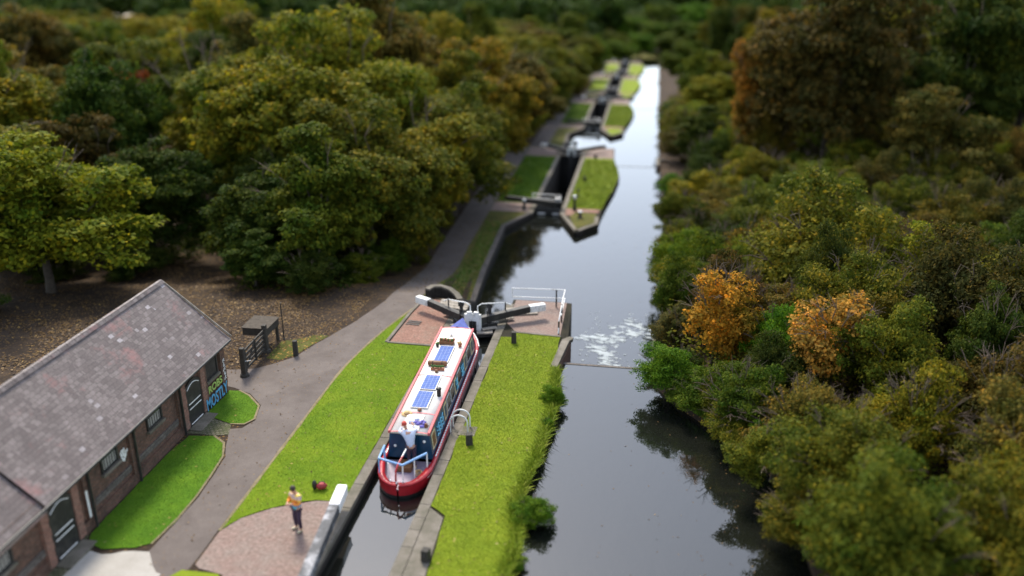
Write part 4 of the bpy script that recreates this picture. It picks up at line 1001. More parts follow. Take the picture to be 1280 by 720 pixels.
for i in range(5): m.ball((random.uniform(-.05,.05),random.uniform(-.05,.05),.17),.045,6,5)
m.build('plants',M['plant'],t)
t=thing('canvas_roll','fat brown canvas roll tied across the boat roof behind the planter','canvas roll',onboat(-.08,7.35,1.70),BA)
m=MB(); m.tube([(-.42,0,0),(-.38,0,0),(.36,0,0),(.4,0,0)],[.07,.12,.12,.07],10); m.build('roll',M['brown'],t)
m=MB()
for x in (-.2,.2): m.tube([(x-.015,0,0),(x+.015,0,0)],.125,10)
m.build('strap',M['darkwood'],t)
t=thing('plant_trough','narrow trough of green plants on the red roof band of the boat','planter',onboat(.0,6.75,1.6),BA)
m=MB(); m.b6(-.28,.28,.12,.26,0,.1); m.build('box',M['terracotta'],t)
m=MB()
for i in range(10): m.ball((-.25+i*.055,.19,.14+random.uniform(0,.05)),(.04,.05,.06),6,5)
m.build('plants',M['plant'],t)
t=thing('straw_hat','round straw hat lying on the boat roof near the stern','hat',onboat(-.38,3.15,1.6),BA)
m=MB(); m.lathe((0,0,0),[(.21,0),(.21,.015),(.11,.03),(.1,.1),(.05,.13),(.01,.135)],16); m.build('hat_shape',M['straw'],t)
m=MB(); m.lathe((0,0,.03),[(.112,0),(.108,.03)],16); m.build('band',M['terracotta'],t)
t=thing('cloth_bundle','crumpled purple and white cloth on the roof by the bending man','cloth',onboat(.26,2.42,1.64),BA)
for q,mt in ((0,'purple'),(1,'shirt')):
    m=MB()
    for i in range(9): m.ball((random.uniform(-.22,.22)-q*.18,random.uniform(-.18,.2)+q*.12,random.uniform(0,.07)),(random.uniform(.06,.11),random.uniform(.05,.09),.05),8,5)
    m.build('cloth_fold',M[mt],t)
t=thing('mug','small brown jug standing at the right rear corner of the boat roof','jug',onboat(.55,2.3,1.58),BA)
m=MB(); m.lathe((0,0,0),[(.06,0),(.075,.06),(.05,.14),(.055,.16)],10); m.build('jug_body',M['brown'],t); m=MB(); m.tube([(.06,0,.04),(.11,0,.08),(.06,0,.12)],.012,6); m.build('handle',M['brown'],t)
t=thing('mooring_rope','coiled pale rope on the stern deck of the narrowboat','rope',onboat(.5,1.1,.32),BA)
m=MB(); m.tube([(.16*math.cos(a)*(1-.02*a),.16*math.sin(a)*(1-.02*a),.02+.008*a) for a in np.arange(0,18,.5)],.018,6); m.build('coil',M['straw'],t)

# ------------------------------------------------------------------ people
def skinned(name,joints,edges,mat,parent,root=0,sub=1,extra=None):
    me=bpy.data.meshes.new(name); me.from_pydata([j[0] for j in joints],edges,[]); me.materials.append(mat)
    o=bpy.data.objects.new(name,me); COL.objects.link(o); 
    sk=o.modifiers.new('skin','SKIN'); sk.use_smooth_shade=True; ss=o.modifiers.new('sub','SUBSURF'); ss.levels=sub; ss.render_levels=sub
    lay=me.skin_vertices[0] if len(me.skin_vertices) else None
    if lay is None:
        bm=bmesh.new(); bm.from_mesh(me); bm.verts.layers.skin.verify(); bm.to_mesh(me); bm.free(); lay=me.skin_vertices[0]
    for i,j in enumerate(joints):
        r=j[1]; lay.data[i].radius=(r,r) if not isinstance(r,tuple) else r
        lay.data[i].use_root=(i==root)
    bpy.context.view_layer.update()
    me2=bpy.data.meshes.new_from_object(o.evaluated_get(bpy.context.evaluated_depsgraph_get()))
    bpy.data.objects.remove(o)
    me2.materials.clear(); me2.materials.append(mat)
    o2=bpy.data.objects.new(name,me2); COL.objects.link(o2); o2.parent=parent
    for p in me2.polygons: p.use_smooth=True
    return o2
def person(label,loc,rz,J,top,bottom,hairm,shoem,cap=False,hood=False):
    """J: dict of joints in local metres (x right, y forward)"""
    t=thing('person',label,'person',loc,rz)
    V=lambda k:Vector(J[k])
    js=[]; idx={}; ed=[]
    def add(k,p,r): idx[k]=len(js); js.append((tuple(p),r)); return idx[k]
    add('pel',V('pel'),.125); add('wst',V('wst'),.115); add('chs',V('chs'),.145); add('nk',V('nk'),.055); 
    hd=V('hd'); nkd=(hd-V('nk')).normalized()
    add('h0',hd-nkd*.09,.068); add('h1',hd+nkd*.0,.088); add('h2',hd+nkd*.085,.062)
    ed+= [(0,1),(1,2),(2,3),(3,4),(4,5),(5,6)]
    for s in ('l','r'):
        add('sh'+s,V('sh'+s),.062); add('el'+s,V('el'+s),.042); add('wr'+s,V('wr'+s),.029)
        ed+=[(idx['chs'],idx['sh'+s]),(idx['sh'+s],idx['el'+s]),(idx['el'+s],idx['wr'+s])]
        d=(V('wr'+s)-V('el'+s)).normalized(); sx=1 if s=='r' else -1
        side=d.cross(Vector((0,0,1))) 
        side = side.normalized() if side.length>.2 else Vector((0,1,0))
        pm=V('wr'+s)+d*.06; add('pm'+s,pm,.032); ed.append((idx['wr'+s],idx['pm'+s]))
        nrm=side.cross(d).normalized()
        for f,(o_,L) in enumerate(((-.03,.060),(-.011,.075),(.009,.078),(.028,.068))):
            b0=pm+side*o_+d*.03; a1=add(f'f{s}{f}a',b0,.010); a2=add(f'f{s}{f}b',b0+d*L*.55-nrm*.008,.009); a3=add(f'f{s}{f}c',b0+d*L*.85-nrm*.03,.008)
            ed+=[(idx['pm'+s],a1),(a1,a2),(a2,a3)]
        b0=V('wr'+s)+d*.035-side*.035; a1=add('t'+s+'a',b0,.011); a2=add('t'+s+'b',b0-side*.02+d*.03-nrm*.012,.010); a3=add('t'+s+'c',b0-side*.02+d*.055-nrm*.025,.009); ed+=[(idx['wr'+s],a1),(a1,a2),(a2,a3)]
        add('hp'+s,V('hp'+s),.088); add('kn'+s,V('kn'+s),.058); add('an'+s,V('an'+s),.040); add('to'+s,V('to'+s),.036)
        ed+=[(0,idx['hp'+s]),(idx['hp'+s],idx['kn'+s]),(idx['kn'+s],idx['an'+s]),(idx['an'+s],idx['to'+s])]
    skinned('body',js,ed,M['skin'],t)
    # clothes
    js=[]; ed=[]
    def a(p,r): js.append((tuple(p),r)); return len(js)-1
    p0=a(V('pel')+Vector((0,0,-.12)),.17); p1=a(V('wst'),.155); p2=a(V('chs'),.175); p3=a(V('chs')*.45+V('nk')*.55,.10); ed+=[(p0,p1),(p1,p2),(p2,p3)]
    for s in ('l','r'):
        q1=a(V('sh'+s),.092); q2=a(V('el'+s),.066); q3=a(V('wr'+s)*.85+V('el'+s)*.15,.050); ed+=[(p2,q1),(q1,q2),(q2,q3)]
    skinned('top',js,ed,M[top],t)
    js=[]; ed=[]
    p0=a(V('pel')+Vector((0,0,.03)),.14)
    for s in ('l','r'):
        q0=a(V('hp'+s),.108); q1=a(V('kn'+s),.078); q2=a(V('an'+s)+Vector((0,0,.03)),.062); ed+=[(p0,q0),(q0,q1),(q1,q2)]
    skinned('trousers',js,ed,M[bottom],t)
    for s in ('l','r'):
        an=V('an'+s); to=V('to'+s); d=(to-an); d.z=0; d.normalize()
        js=[(tuple(Vector((an.x,an.y,.05))-d*.05),.048),(tuple(Vector((an.x,an.y,.05))+d*.07),.05),(tuple(Vector((an.x,an.y,.04))+d*.17),.038)]
        skinned('shoe',js,[(0,1),(1,2)],M[shoem],t)
    # face
    fw=Vector(J.get('face',(0,1,0))).normalized(); rt=fw.cross(nkd).normalized()
    e=MB()
    for s in (-1,1): e.ball(hd+fw*.078+rt*(.031*s)+nkd*.005,.012,8,6)
    e.build('eye',M['hair'],t)
    e=MB(); e.ball(hd+fw*.092-nkd*.03,(.014,.014,.022),8,6); e.build('nose',M['skin'],t)
    e=MB(); e.ball(hd+fw*.078-nkd*.062,(.022,.012,.008),8,6); e.build('mouth',M['redcap'],t)
    e=MB()
    for s in (-1,1): e.ball(hd+rt*(.088*s)-nkd*.01,(.014,.02,.03),8,6)
    e.build('ear',M['skin'],t)
    c=hd+nkd*.035-fw*.022
    e=MB(); e.ball(c,(.098,.098,.10),14,10)
    e.build('cap' if cap else 'hair',M['redcap'] if cap else M['hair'],t)
    if cap:
        e=MB(); e.beam(c+fw*.06+nkd*.01,c+fw*.19,.14,.012); e.build('cap_peak',M['redcap'],t)
    return t
Jst=dict(pel=(0,0,.93),wst=(0,.0,1.08),chs=(0,.0,1.3),nk=(0,.02,1.50),hd=(0,.08,1.62),shl=(-.19,0,1.40),shr=(.19,0,1.40),
 ell=(-.25,.06,1.14),elr=(.25,.06,1.14),wrl=(-.09,.26,1.20),wrr=(.08,.27,1.18),hpl=(-.09,0,.86),hpr=(.09,0,.86),knl=(-.10,.03,.48),knr=(.12,.02,.48),anl=(-.10,-.02,.08),anr=(.15,-.03,.08),tol=(-.12,.14,.03),tor=(.2,.12,.03),face=(0,.85,-.35))
person('person in a rainbow tie dye top and dark trousers standing on the pink paving',(-10.6,22.4,.025),R(150),Jst,'tiedye','trouser','hair','shoe')
# man bending over the roof from the stern deck
Jb=dict(pel=(0,0,.95),wst=(-.02,.05,1.12),chs=(-.10,.17,1.34),nk=(-.18,.29,1.52),hd=(-.22,.36,1.63),shl=(-.31,.18,1.42),shr=(.11,.22,1.42),
 ell=(-.42,.42,1.30),elr=(.20,.50,1.32),wrl=(-.33,.66,1.40),wrr=(.08,.70,1.42),hpl=(-.09,-.01,.88),hpr=(.09,-.01,.88),knl=(-.10,.05,.48),knr=(.10,.03,.48),anl=(-.10,-.03,.08),anr=(.12,-.05,.08),tol=(-.11,.14,.03),tor=(.14,.12,.03),face=(0,.8,-.6))
person('person in white shirt, dark trousers and red cap bending over the boat roof',onboat(.16,1.52,.30),BA+R(12),Jb,'shirt','trouser','hair','white' if False else 'shoe',cap=True)
t=thing('shoulder_bag','small red and black bag lying on the grass behind the standing person','bag',(-10.7,24.75,.03),R(20))
m=MB(); m.ball((0,0,.13),(.2,.13,.13),12,8); m.build('bag_body',M['redbag'],t)
m=MB(); m.ball((-.24,.04,.17),(.09,.09,.19),10,8); m.build('side_pouch',M['black'],t)
m=MB(); m.tube([(-.15,0,.2),(-.05,-.05,.33),(.08,-.03,.32),(.15,0,.18)],.015,6); m.build('strap',M['black'],t)

# ------------------------------------------------------------------ vegetation
def crown_pts(rng,nl,R3,leafn,lsize,base=0.0,flat=.7,fill=.2,lobe=(.30,.46),hemi=False,sub=13):
    """leaf quads on many small sprays that sit on the skins of big lobes filling an ellipsoid"""
    cs=[];rs=[]
    while len(cs)<nl:
        d=rng.normal(size=3); d/=np.linalg.norm(d)
        if hemi and d[2]<-.05: d[2]=abs(d[2])
        if not hemi and d[2]<-.8: continue
        q=rng.uniform(.40,.84); r=rng.uniform(*lobe)
        if d[2]<-.2: q*=.9
        cs.append(d*q*rng.uniform(.72,1.28)); rs.append(r)
    cs=np.array(cs); rs=np.array(rs)
    # sprays
    ns=nl*sub; k=rng.choice(nl,ns,p=rs**2/(rs**2).sum())
    d=rng.normal(size=(ns,3)); d[:,2]+=.45; d/=np.linalg.norm(d,axis=1)[:,None]
    sc=cs[k]+d*(rs[k]*rng.uniform(.72,1.12,ns))[:,None]*np.array([1,1,.8]); sr=rng.uniform(.07,.17,ns)
    kk=rng.choice(ns,leafn,p=sr**2/(sr**2).sum())
    e=rng.normal(size=(leafn,3)); e/=np.linalg.norm(e,axis=1)[:,None]
    rad=rng.random(leafn)**.45
    p=sc[kk]+e*(sr[kk]*rad)[:,None]*np.array([1.25,1.25,.6])
    f=rng.random(leafn)<fill; nf=int(f.sum()); k3=rng.choice(nl,nf); e3=rng.normal(size=(nf,3)); e3/=np.linalg.norm(e3,axis=1)[:,None]
    p[f]=cs[k3]+e3*(rs[k3]*rng.random(nf)**.5*.9)[:,None]
    c=p*np.array(R3)
    outn=e*.35+d[kk]*.55+rng.normal(size=(leafn,3))*.5+np.array([0,0,.45]); outn/=np.linalg.norm(outn,axis=1)[:,None]
    a=rng.normal(size=(leafn,3)); u=np.cross(outn,a); u/=np.linalg.norm(u,axis=1)[:,None]; v=np.cross(outn,u)
    s=lsize*rng.uniform(.6,1.35,leafn)[:,None]
    co=np.stack([c-u*s,c-v*s*.62+outn*s*.15,c+u*s,c+v*s*.62+outn*s*.15],1)
    return co.reshape(-1,3),cs*np.array(R3)
def trunk_mesh(rng,h0,crown_c,ends,r0,multi=1,mat='bark',twigs=0,R3=None):
    m=MB()
    for s in range(multi):
        b=Vector((rng.uniform(-.3,.3),rng.uniform(-.3,.3),-.3)) if multi>1 else Vector((0,0,-.3))
        mid=Vector((b.x*.6+rng.uniform(-.15,.15),b.y*.6+rng.uniform(-.15,.15),h0*.55)); top=Vector((0,0,crown_c*.85))
        m.tube([b,mid,top],[r0*1.25,r0,r0*.6],7,cap=False)
    for i,e in enumerate(ends):
        e=Vector(e)+Vector((0,0,crown_c)); s=Vector((0,0,h0+(crown_c-h0)*rng.uniform(.0,.8)))
        md=(s+e)/2+Vector((rng.uniform(-.3,.3),rng.uniform(-.3,.3),rng.uniform(-.1,.4)))
        m.tube([s,md,e],[r0*.42,r0*.25,r0*.08],5,cap=False)
    for i in range(twigs):
        d=Vector((rng.normal(),rng.normal(),abs(rng.normal())+.4)).normalized()
        e=Vector((d.x*R3[0],d.y*R3[1],d.z*R3[2]))*rng.uniform(.96,1.10)+Vector((0,0,crown_c)); s=Vector((d.x*R3[0],d.y*R3[1],d.z*R3[2]))*.6+Vector((0,0,crown_c))
        md=(s+e)/2+Vector((rng.uniform(-.25,.25),rng.uniform(-.25,.25),.1))
        m.tube([s,md,e,e+Vector((rng.uniform(-.3,.3),rng.uniform(-.3,.3),rng.uniform(-.1,.3)))],[.028,.02,.012,.006],4,mi=1,cap=False)
        for _ in range(3):
            f=e+Vector((rng.uniform(-.45,.45),rng.uniform(-.45,.45),rng.uniform(-.15,.3))); m.tube([md,(md+f)/2+Vector((0,0,.06)),f],[.014,.01,.005],4,mi=1,cap=False)
    return m
def make_proto(kind,seed,R3,cc,leafn,lsize,nl,**k):
    rng=np.random.default_rng(seed)
    hemi=kind=='shrub'
    co,cs=crown_pts(rng,nl,R3,leafn,lsize,hemi=hemi,lobe=k.get('lobe',(.28,.44)),fill=k.get('fill',.28))
    co[:,2]+=cc; co[:,2]=np.maximum(co[:,2],.02+rng.random(len(co))*.05)
    t=thing('tree' if kind=='tree' else 'shrub','x','tree' if kind=='tree' else 'shrub',(0,0,0))
    np_mesh('crown',co,4,M['leaf'],kind=None,parent=t)
    m=trunk_mesh(rng,k.get('h0',1.0),cc,cs[:k.get('limbs',8)],k.get('r0',.16),k.get('multi',1),twigs=k.get('twigs',0),R3=R3)
    m.build('trunk',[M['bark'],M['twig']],t)
    return t
PT=[make_proto('tree',101,(4.4,4.2,4.3),4.5,42000,.125,20,r0=.2,h0=1.6,twigs=3),
    make_proto('tree',102,(4.0,4.3,4.6),4.8,42000,.125,24,r0=.2,h0=1.6,twigs=2),
    make_proto('tree',103,(4.5,4.0,4.0),4.2,42000,.125,17,r0=.2,h0=1.5,twigs=5),
    make_proto('tree',104,(3.6,3.7,4.8),5.0,38000,.12,22,r0=.18,h0=1.5,twigs=10,lobe=(.24,.38))]
PS=[make_proto('shrub',201,(2.9,2.9,2.9),.9,36000,.068,22,r0=.07,h0=.6,multi=4,twigs=12),
    make_proto('shrub',202,(3.1,2.8,2.6),.8,36000,.067,18,r0=.07,h0=.6,multi=4,twigs=24),
    make_proto('shrub',203,(2.7,2.9,3.2),.9,36000,.068,26,r0=.07,h0=.6,multi=3,twigs=6),
    make_proto('shrub',204,(3.0,3.0,2.4),.7,26000,.07,16,r0=.07,h0=.6,multi=4,twigs=40,fill=.3)]
POR=make_proto('tree',301,(1.8,1.8,2.5),2.7,9000,.08,18,r0=.08,h0=.8,twigs=16,fill=.3)
used=set()
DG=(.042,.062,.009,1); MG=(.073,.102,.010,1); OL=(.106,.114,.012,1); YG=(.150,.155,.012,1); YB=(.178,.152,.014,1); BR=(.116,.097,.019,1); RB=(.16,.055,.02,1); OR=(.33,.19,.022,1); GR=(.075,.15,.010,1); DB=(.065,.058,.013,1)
GREENS=[DG,MG,OL]
def plant(proto,x,y,h,r,col,label,z=None,group=None,name=None,cat=None,sq=1.0):
    base={0:(4.3,8.8),1:(4.1,9.4),2:(4.2,8.2),3:(3.6,9.8)}
    if proto in PT: rr,hh=base[PT.index(proto)]
    elif proto in PS: rr,hh=2.95,3.75
    else: rr,hh=1.8,5.2
    if z is None: z=gz_left(x,y) if x<-6 else gz_right(x,y)
    sc=(r/rr,r/rr*sq,h/hh)
    j=random.uniform(.86,1.14); c=(col[0]*j,col[1]*random.uniform(.9,1.1),col[2],1)
    if proto.name not in used and 'placed' not in proto:
        o=proto; o['placed']=1; o.location=(x,y,z-.05); o.rotation_euler=(0,0,random.uniform(0,6.28)); o.scale=sc; o['label']=label
        if group: o['group']=group
        for ch in o.children: ch.color=c
    else:
        o=dup(proto,(x,y,z-.05),random.uniform(0,6.28),label,None,sc,c)
        if group: o['group']=group
        elif 'group' in o: del o['group']
    if name: o.name=name
    if cat: o['category']=cat
    return o
random.seed(21)
Tn=[]
def tree(x,y,h,r,col,label,p=None,**k):
    Tn.append((x,y,r)); return plant(PT[p if p is not None else random.randrange(4)],x,y,h,r,col,label,**k)
def shrub(x,y,h,r,col,label,p=None,**k):
    Tn.append((x,y,r)); return plant(PS[p if p is not None else random.randrange(4)],x,y,h,r,col,label,**k)
# left bank, distinctive ones
tree(-33.0,41.5,8.8,5.3,YG,'broad yellow green tree at the left edge above the slate roof',0)
tree(-40.5,47,10.5,5.5,OL,'olive tree at the far left edge behind the yellow green one',1)
tree(-18.8,47.2,8.8,4.2,MG,'dark leafy tree at the foot of the towpath trees, left of the arrow straight path',2)
tree(-18.0,53.5,11.2,5.2,OL,'rounded green tree hanging over the towpath before the first lower pound',0)
tree(-16.2,60,10.8,5.0,YG,'yellow green tree overhanging the towpath beside the first lower pound',3)
tree(-15.6,67.3,11.4,5.4,OL,'brown tinged tree overhanging the towpath opposite the second lock gate',1)
tree(-16.6,75.5,11.8,4.9,OL,'olive tree overhanging the towpath beside the second lock lawn',2)
tree(-16.2,84,12.2,5.1,YB,'golden olive tree beside the towpath at the far end of the second lock',0)
tree(-15.8,92,11.5,5.3,BR,'brown autumn tree beside the towpath beyond the second lock',3)
tree(-23.5,58,14.5,6.3,YG,'tall yellow green tree in the second row behind the towpath trees',1)
tree(-24.0,67.5,15.8,6.8,YB,'tall golden brown tree in the second row behind the towpath trees',0)
tree(-24.5,79,16.2,7.0,BR,'large rusty brown tree high above the second lock towpath',2)
tree(-35.5,66,14.2,6.2,YG,'bright yellow green tree with a lumpy crown in the upper left wood',3)
tree(-45.5,72,12.0,2.6,(.30,.07,.02,1),'narrow red orange tree in the gap of the upper left wood',3)
tree(-57,70,13.0,6.5,BR,'large brown crowned tree in the upper left corner',0)
for j_,(yy,cc) in enumerate(((98,OL),(105.5,YB),(113,BR),(121,YB),(129,OL),(138,YG),(147,OL),(157,BR),(167,MG),(178,YG),(190,OL),(203,MG),(216,GR),(230,MG))):
    tree(-16.0-.6*(j_%2),yy,random.uniform(8.5,10.5),random.uniform(4.2,5.2),cc,'brown to golden tree in the distant row along the left side of the towpath',group='distant towpath row of trees')
for j_,(xx,yy,hh,rr) in enumerate(((-20,252,9,6),(-11,262,8,5.5),(-16,270,10,6.5),(-5,276,9,5.5),(3,290,8,6),(-1,300,11,7),(9,284,6,5),(-9,312,12,8),(6,316,10,7),(15,306,9,6),(-2,330,13,9),(12,345,14,9))):
    tree(xx,yy,hh,rr,GR if j_%2 else MG,'rounded fresh green tree closing the view at the head of the canal',group='green trees at the head of the canal',z=-15.3)
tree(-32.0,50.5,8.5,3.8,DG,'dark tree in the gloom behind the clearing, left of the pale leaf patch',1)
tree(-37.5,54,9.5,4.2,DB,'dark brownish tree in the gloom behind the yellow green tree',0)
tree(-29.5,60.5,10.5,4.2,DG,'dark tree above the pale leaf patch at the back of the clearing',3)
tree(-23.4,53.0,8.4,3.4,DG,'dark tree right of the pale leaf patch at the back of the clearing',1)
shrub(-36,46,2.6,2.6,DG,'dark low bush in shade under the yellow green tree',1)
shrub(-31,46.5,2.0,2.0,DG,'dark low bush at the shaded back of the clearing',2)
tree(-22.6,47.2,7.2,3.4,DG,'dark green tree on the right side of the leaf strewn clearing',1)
tree(-22,44.2,3.4,2.2,DG,'low dark holly like tree at the right edge of the leafy clearing',2)
shrub(-18.3,43.2,2.4,1.7,DG,'dark shrub at the woodland edge beside the bend of the towpath',0)
shrub(-16.6,47.2,2.2,1.7,MG,'low green shrub on the left edge of the towpath below the big trees',1)
shrub(-16.4,51.2,2.2,1.6,MG,'second low shrub along the left edge of the towpath below the trees',2)
shrub(-16.3,55.6,2.4,1.6,OL,'leafy shrub on the left edge of the towpath near the lower pound',3)
shrub(-16.2,63.3,2.6,1.6,OL,'brownish shrub leaning over the towpath near the second lock beam',1)
shrub(-34,36.5,1.6,2.0,DG,'low dark undergrowth bush behind the building roof at the left edge',0)
# right bank, distinctive ones
plant(POR,3.35,36.6,5.3,1.75,OR,'golden orange tree beside the weir on the right bank',z=-.3,name='tree',cat='tree'); Tn.append((3.3,36.6,1.6))
plant(POR,7.6,33.3,4.9,1.75,(.35,.20,.04,1),'orange tree with pinkish top among the shrubs right of the golden one',name='tree',cat='tree'); Tn.append((7.6,33.3,1.6))
shrub(2.7,52.5,4.6,2.4,GR,'fresh green bush leaning over the water on the right bank beyond the orange tree',0)
shrub(3.9,48.0,4.6,2.4,MG,'mid green bush between the golden tree and the fresh green bush',2)
shrub(9.0,46.0,7.0,5.0,OL,'huge domed olive bush in the middle of the right bank thicket',2)
shrub(4.5,41.8,3.6,2.3,(.085,.05,.02,1),'thin brownish bush with bare twigs overhanging the right bank foam',3)
shrub(2.3,33.5,1.5,1.25,GR,'low green bush at the waterline below the golden orange tree',0)
shrub(4.0,31.4,3.0,1.9,MG,'leafy bush on the right bank where the channel widens',1)
shrub(6.0,29.4,3.4,2.2,BR,'brown green bramble bush above the dark bend of the bank',3)
shrub(6.9,25.6,3.9,2.5,OL,'olive bush on the bank at the bend of the wide water',0)
shrub(7.2,21.3,4.1,2.6,OL,'yellow green bush at the lower right beside the water',2)
shrub(5.9,36.2,3.2,1.7,GR,'bright green bush between the two orange trees',0)
shrub(5.6,33.2,2.6,1.6,DG,'dark green bush below and between the two orange trees',2)
shrub(9.8,29.0,3.8,2.2,YG,'yellowish bush with bare grey branches right of the orange tree',3)
shrub(12.6,26.0,4.2,2.5,BR,'twiggy brown bush at the right edge of the picture',1)
shrub(5.6,24.0,2.0,1.7,OL,'low bush at the waterline between the two large bushes of the near right bank',1)
shrub(5.6,27.4,1.8,1.4,DB,'low dark bush at the waterline on the bend of the right bank',2)
shrub(5.7,19.2,2.4,1.6,OL,'bush at the waterline in the lowest part of the right bank',3)
shrub(1.9,35.2,1.6,1.2,DG,'dark little bush beside the brick weir abutment',0)
shrub(5.0,29.0,1.3,1.1,GR,'bright grassy bush hanging to the water where the right bank curves',1)
shrub(1.3,34.3,1.9,1.6,GR,'fresh green bush bulging over the water just nearer than the weir abutment',2)
shrub(2.4,32.9,1.5,1.4,MG,'low green bush on the waterline next to the fresh green bush by the weir',0)
shrub(3.9,30.7,1.7,1.4,OL,'olive bush dipping into the water on the curve of the right bank',3)
shrub(5.0,27.6,2.2,1.7,OL,'bush dipping into the dark reflection on the near right bank',1)
shrub(3.3,32.4,1.4,1.2,OL,'small olive bush hanging over the water between the weir and the curve',0)
shrub(1.6,38.6,2.2,1.2,(.13,.10,.03,1),'light pinkish brown bush over the end of the brick weir abutment',1)
shrub(2.0,43.5,2.8,1.6,MG,'green bush overhanging the foam on the right bank',2)
shrub(2.3,57.5,3.6,2.0,OL,'olive bush leaning over the water beyond the fresh green one',0)
shrub(10.8,22.3,4.0,2.5,OL,'olive bush in the bottom right corner',0)
shrub(2.6,66.0,3.6,2.3,OL,'spreading olive bush on the right bank opposite the island nose',1)
shrub(1.9,76.5,2.0,1.6,GR,'low bright bush reaching over the water near the second weir',0)
tree(4.5,84.5,6.2,3.0,DG,'dark green tree on the right bank beyond the second weir',2)
tree(15.5,82,17.5,7.6,DB,'very tall dark tree dominating the upper right thicket',0)
tree(9.2,84,13.5,3.0,(.22,.115,.02,1),'tall orange brown tree at the left flank of the tall dark tree',3)
tree(4.9,100,7.2,3.4,YG,'yellow green tree on the right bank beyond the dark one',0)
tree(8.5,112,9.2,4.2,YG,'broad lime coloured tree farther along the right bank',1)
tree(27.5,86,17.0,7.0,DG,'tall deep green tree near the upper right corner',2)
tree(35,92,17.5,7.5,OL,'tall olive tree closing the upper right corner of the picture',1)
tree(22,74,9.0,4.6,BR,'brown tree below the tall green tree at the right edge',0)
# fills
def clear(x,y,r,f=.62):
    return all((x-a)**2+(y-b)**2>((r+c)*f)**2 for a,b,c in Tn)
def inview(x,y,mg=4):
    # the wedge the photograph can see, with a margin
    a=math.degrees(math.atan2(x,y)); mgd=math.degrees(math.atan2(mg,y))
    return -39.5-mgd<a<21.5+mgd
nR=0
for i in range(6000):
    if nR>=190: break
    y=20+112*random.random()**1.25; x=random.uniform(3,60)
    if not inview(x,y): continue
    if x<piece(XR,y)+(1.3 if y>38 else 2.0): continue
    r=random.uniform(1.9,3.2)*(1+.5*smooth((y-50)/60)); 
    if not clear(x,y,r,.46): continue
    near=y<60
    col=random.choice([OL,OL,MG,BR,DB,YG,OL,DG,(.10,.085,.01,1)]); h=random.uniform(3.2,5.0)*(1+.3*smooth((y-60)/60))
    if y<34: h*=.8
    shrub(x,y,h,r,col,'olive or brown bush packed in the unbroken thicket right of the canal',group='shrubs of the thicket on the right bank'); nR+=1
nR2=0
for i in range(3000):
    if nR2>=75: break
    y=random.uniform(86,250); x=random.uniform(4,105)
    if not inview(x,y) or x<piece(XR,y)+3.5: continue
    r=random.uniform(3.2,5.2); 
    if not clear(x,y,r,.55): continue
    near_bank = x<14
    tree(x,y,random.uniform(7,9.5) if near_bank else random.uniform(11,16.5),r,random.choice([OL,MG,DG,YG,BR,YB]),'rounded woodland tree blurred in the distance on the right side of the canal',group='distant trees right of the canal'); nR2+=1
def okleft(x,y):
    if x>-17.5: return False
    if x>-21 and y<43: return False
    if y<44+max(0,(-x-24))*.0 and x>-36: return False
    if -29.5<x<-24.5 and y<54: return False
    if x<=-36 and y<42: return False
    return True
nL=0
for i in range(9000):
    if nL>=145: break
    y=42+220*random.random()**1.3; x=random.uniform(-190,-17)
    if not inview(x,y) or not okleft(x,y): continue
    r=random.uniform(4.0,6.0)*(1+.4*smooth((y-90)/80))
    if not clear(x,y,r,.52 if y<110 else .6): continue
    if x>-22: h=random.uniform(7,9); r=min(r,3.6)
    else: h=random.uniform(12,16.5)
    if y>120: h=random.uniform(9,13.5)
    if x>-18-r*.6: x=-18-r*.6
    tree(x,y,h,r,random.choice([OL,MG,DG,YG,BR,YB,OL]),'leafy green to golden tree of the wood left of the towpath',group='trees of the wood left of the towpath'); nL+=1
nF=0; FAR=[]
for i in range(9000):
    if nF>=210: break
    y=random.uniform(150,540); x=random.uniform(-420,230)
    if not inview(x,y,2): continue
    if -24<x<16 and y<300: continue
    if 8<x<34 and 285<y<360: continue
    if y<262 and x>-30 and x<40: continue
    r=random.uniform(6,9) if y<270 else random.uniform(8,13)
    if not clear(x,y,r,.5): continue
    Tn.append((x,y,r)); nF+=1
    z=gz_left(x,y) if x<0 else gz_right(x,y)
    if y>428: z=-15.3
    FAR.append((x,y,z,r,random.uniform(10,14) if y<270 else random.uniform(14,20)))
rng=np.random.default_rng(77); parts=[]
protoc=[crown_pts(rng,16,(1,1,1),2600,.085)[0] for _ in range(5)]
for (x,y,z,r,h) in FAR:
    c=protoc[int(rng.integers(5))]; a=rng.uniform(0,6.28); ca,sa=math.cos(a),math.sin(a)
    p=c@np.array([[ca,sa,0],[-sa,ca,0],[0,0,1]])
    parts.append(p*np.array([r,r,h*.52])+np.array([x,y,z+h*.5]))
o=np_mesh('far_woodland',np.concatenate(parts),4,M['leaf']); o.color=(.035,.065,.010,1)
# island edge plants
shrub(-3.45,32.6,.85,.65,GR,'small green plant overhanging the water midway along the island edge',2,z=-.25)
shrub(-3.5,30.6,.5,.38,GR,'tiny weed tuft on the island edge just nearer than the green plant',1,z=-.2)
shrub(-3.15,24.6,.95,.85,GR,'round green bush spilling over the near island edge into the water',0,z=-.35)
shrub(-3.5,22.3,.45,.4,GR,'little tuft on the island edge near the bottom of the photo',3,z=-.3)
shrub(-10.5,45.6,.55,.4,GR,'small green weed on the pound wall behind the left beam',0,z=-2.7)
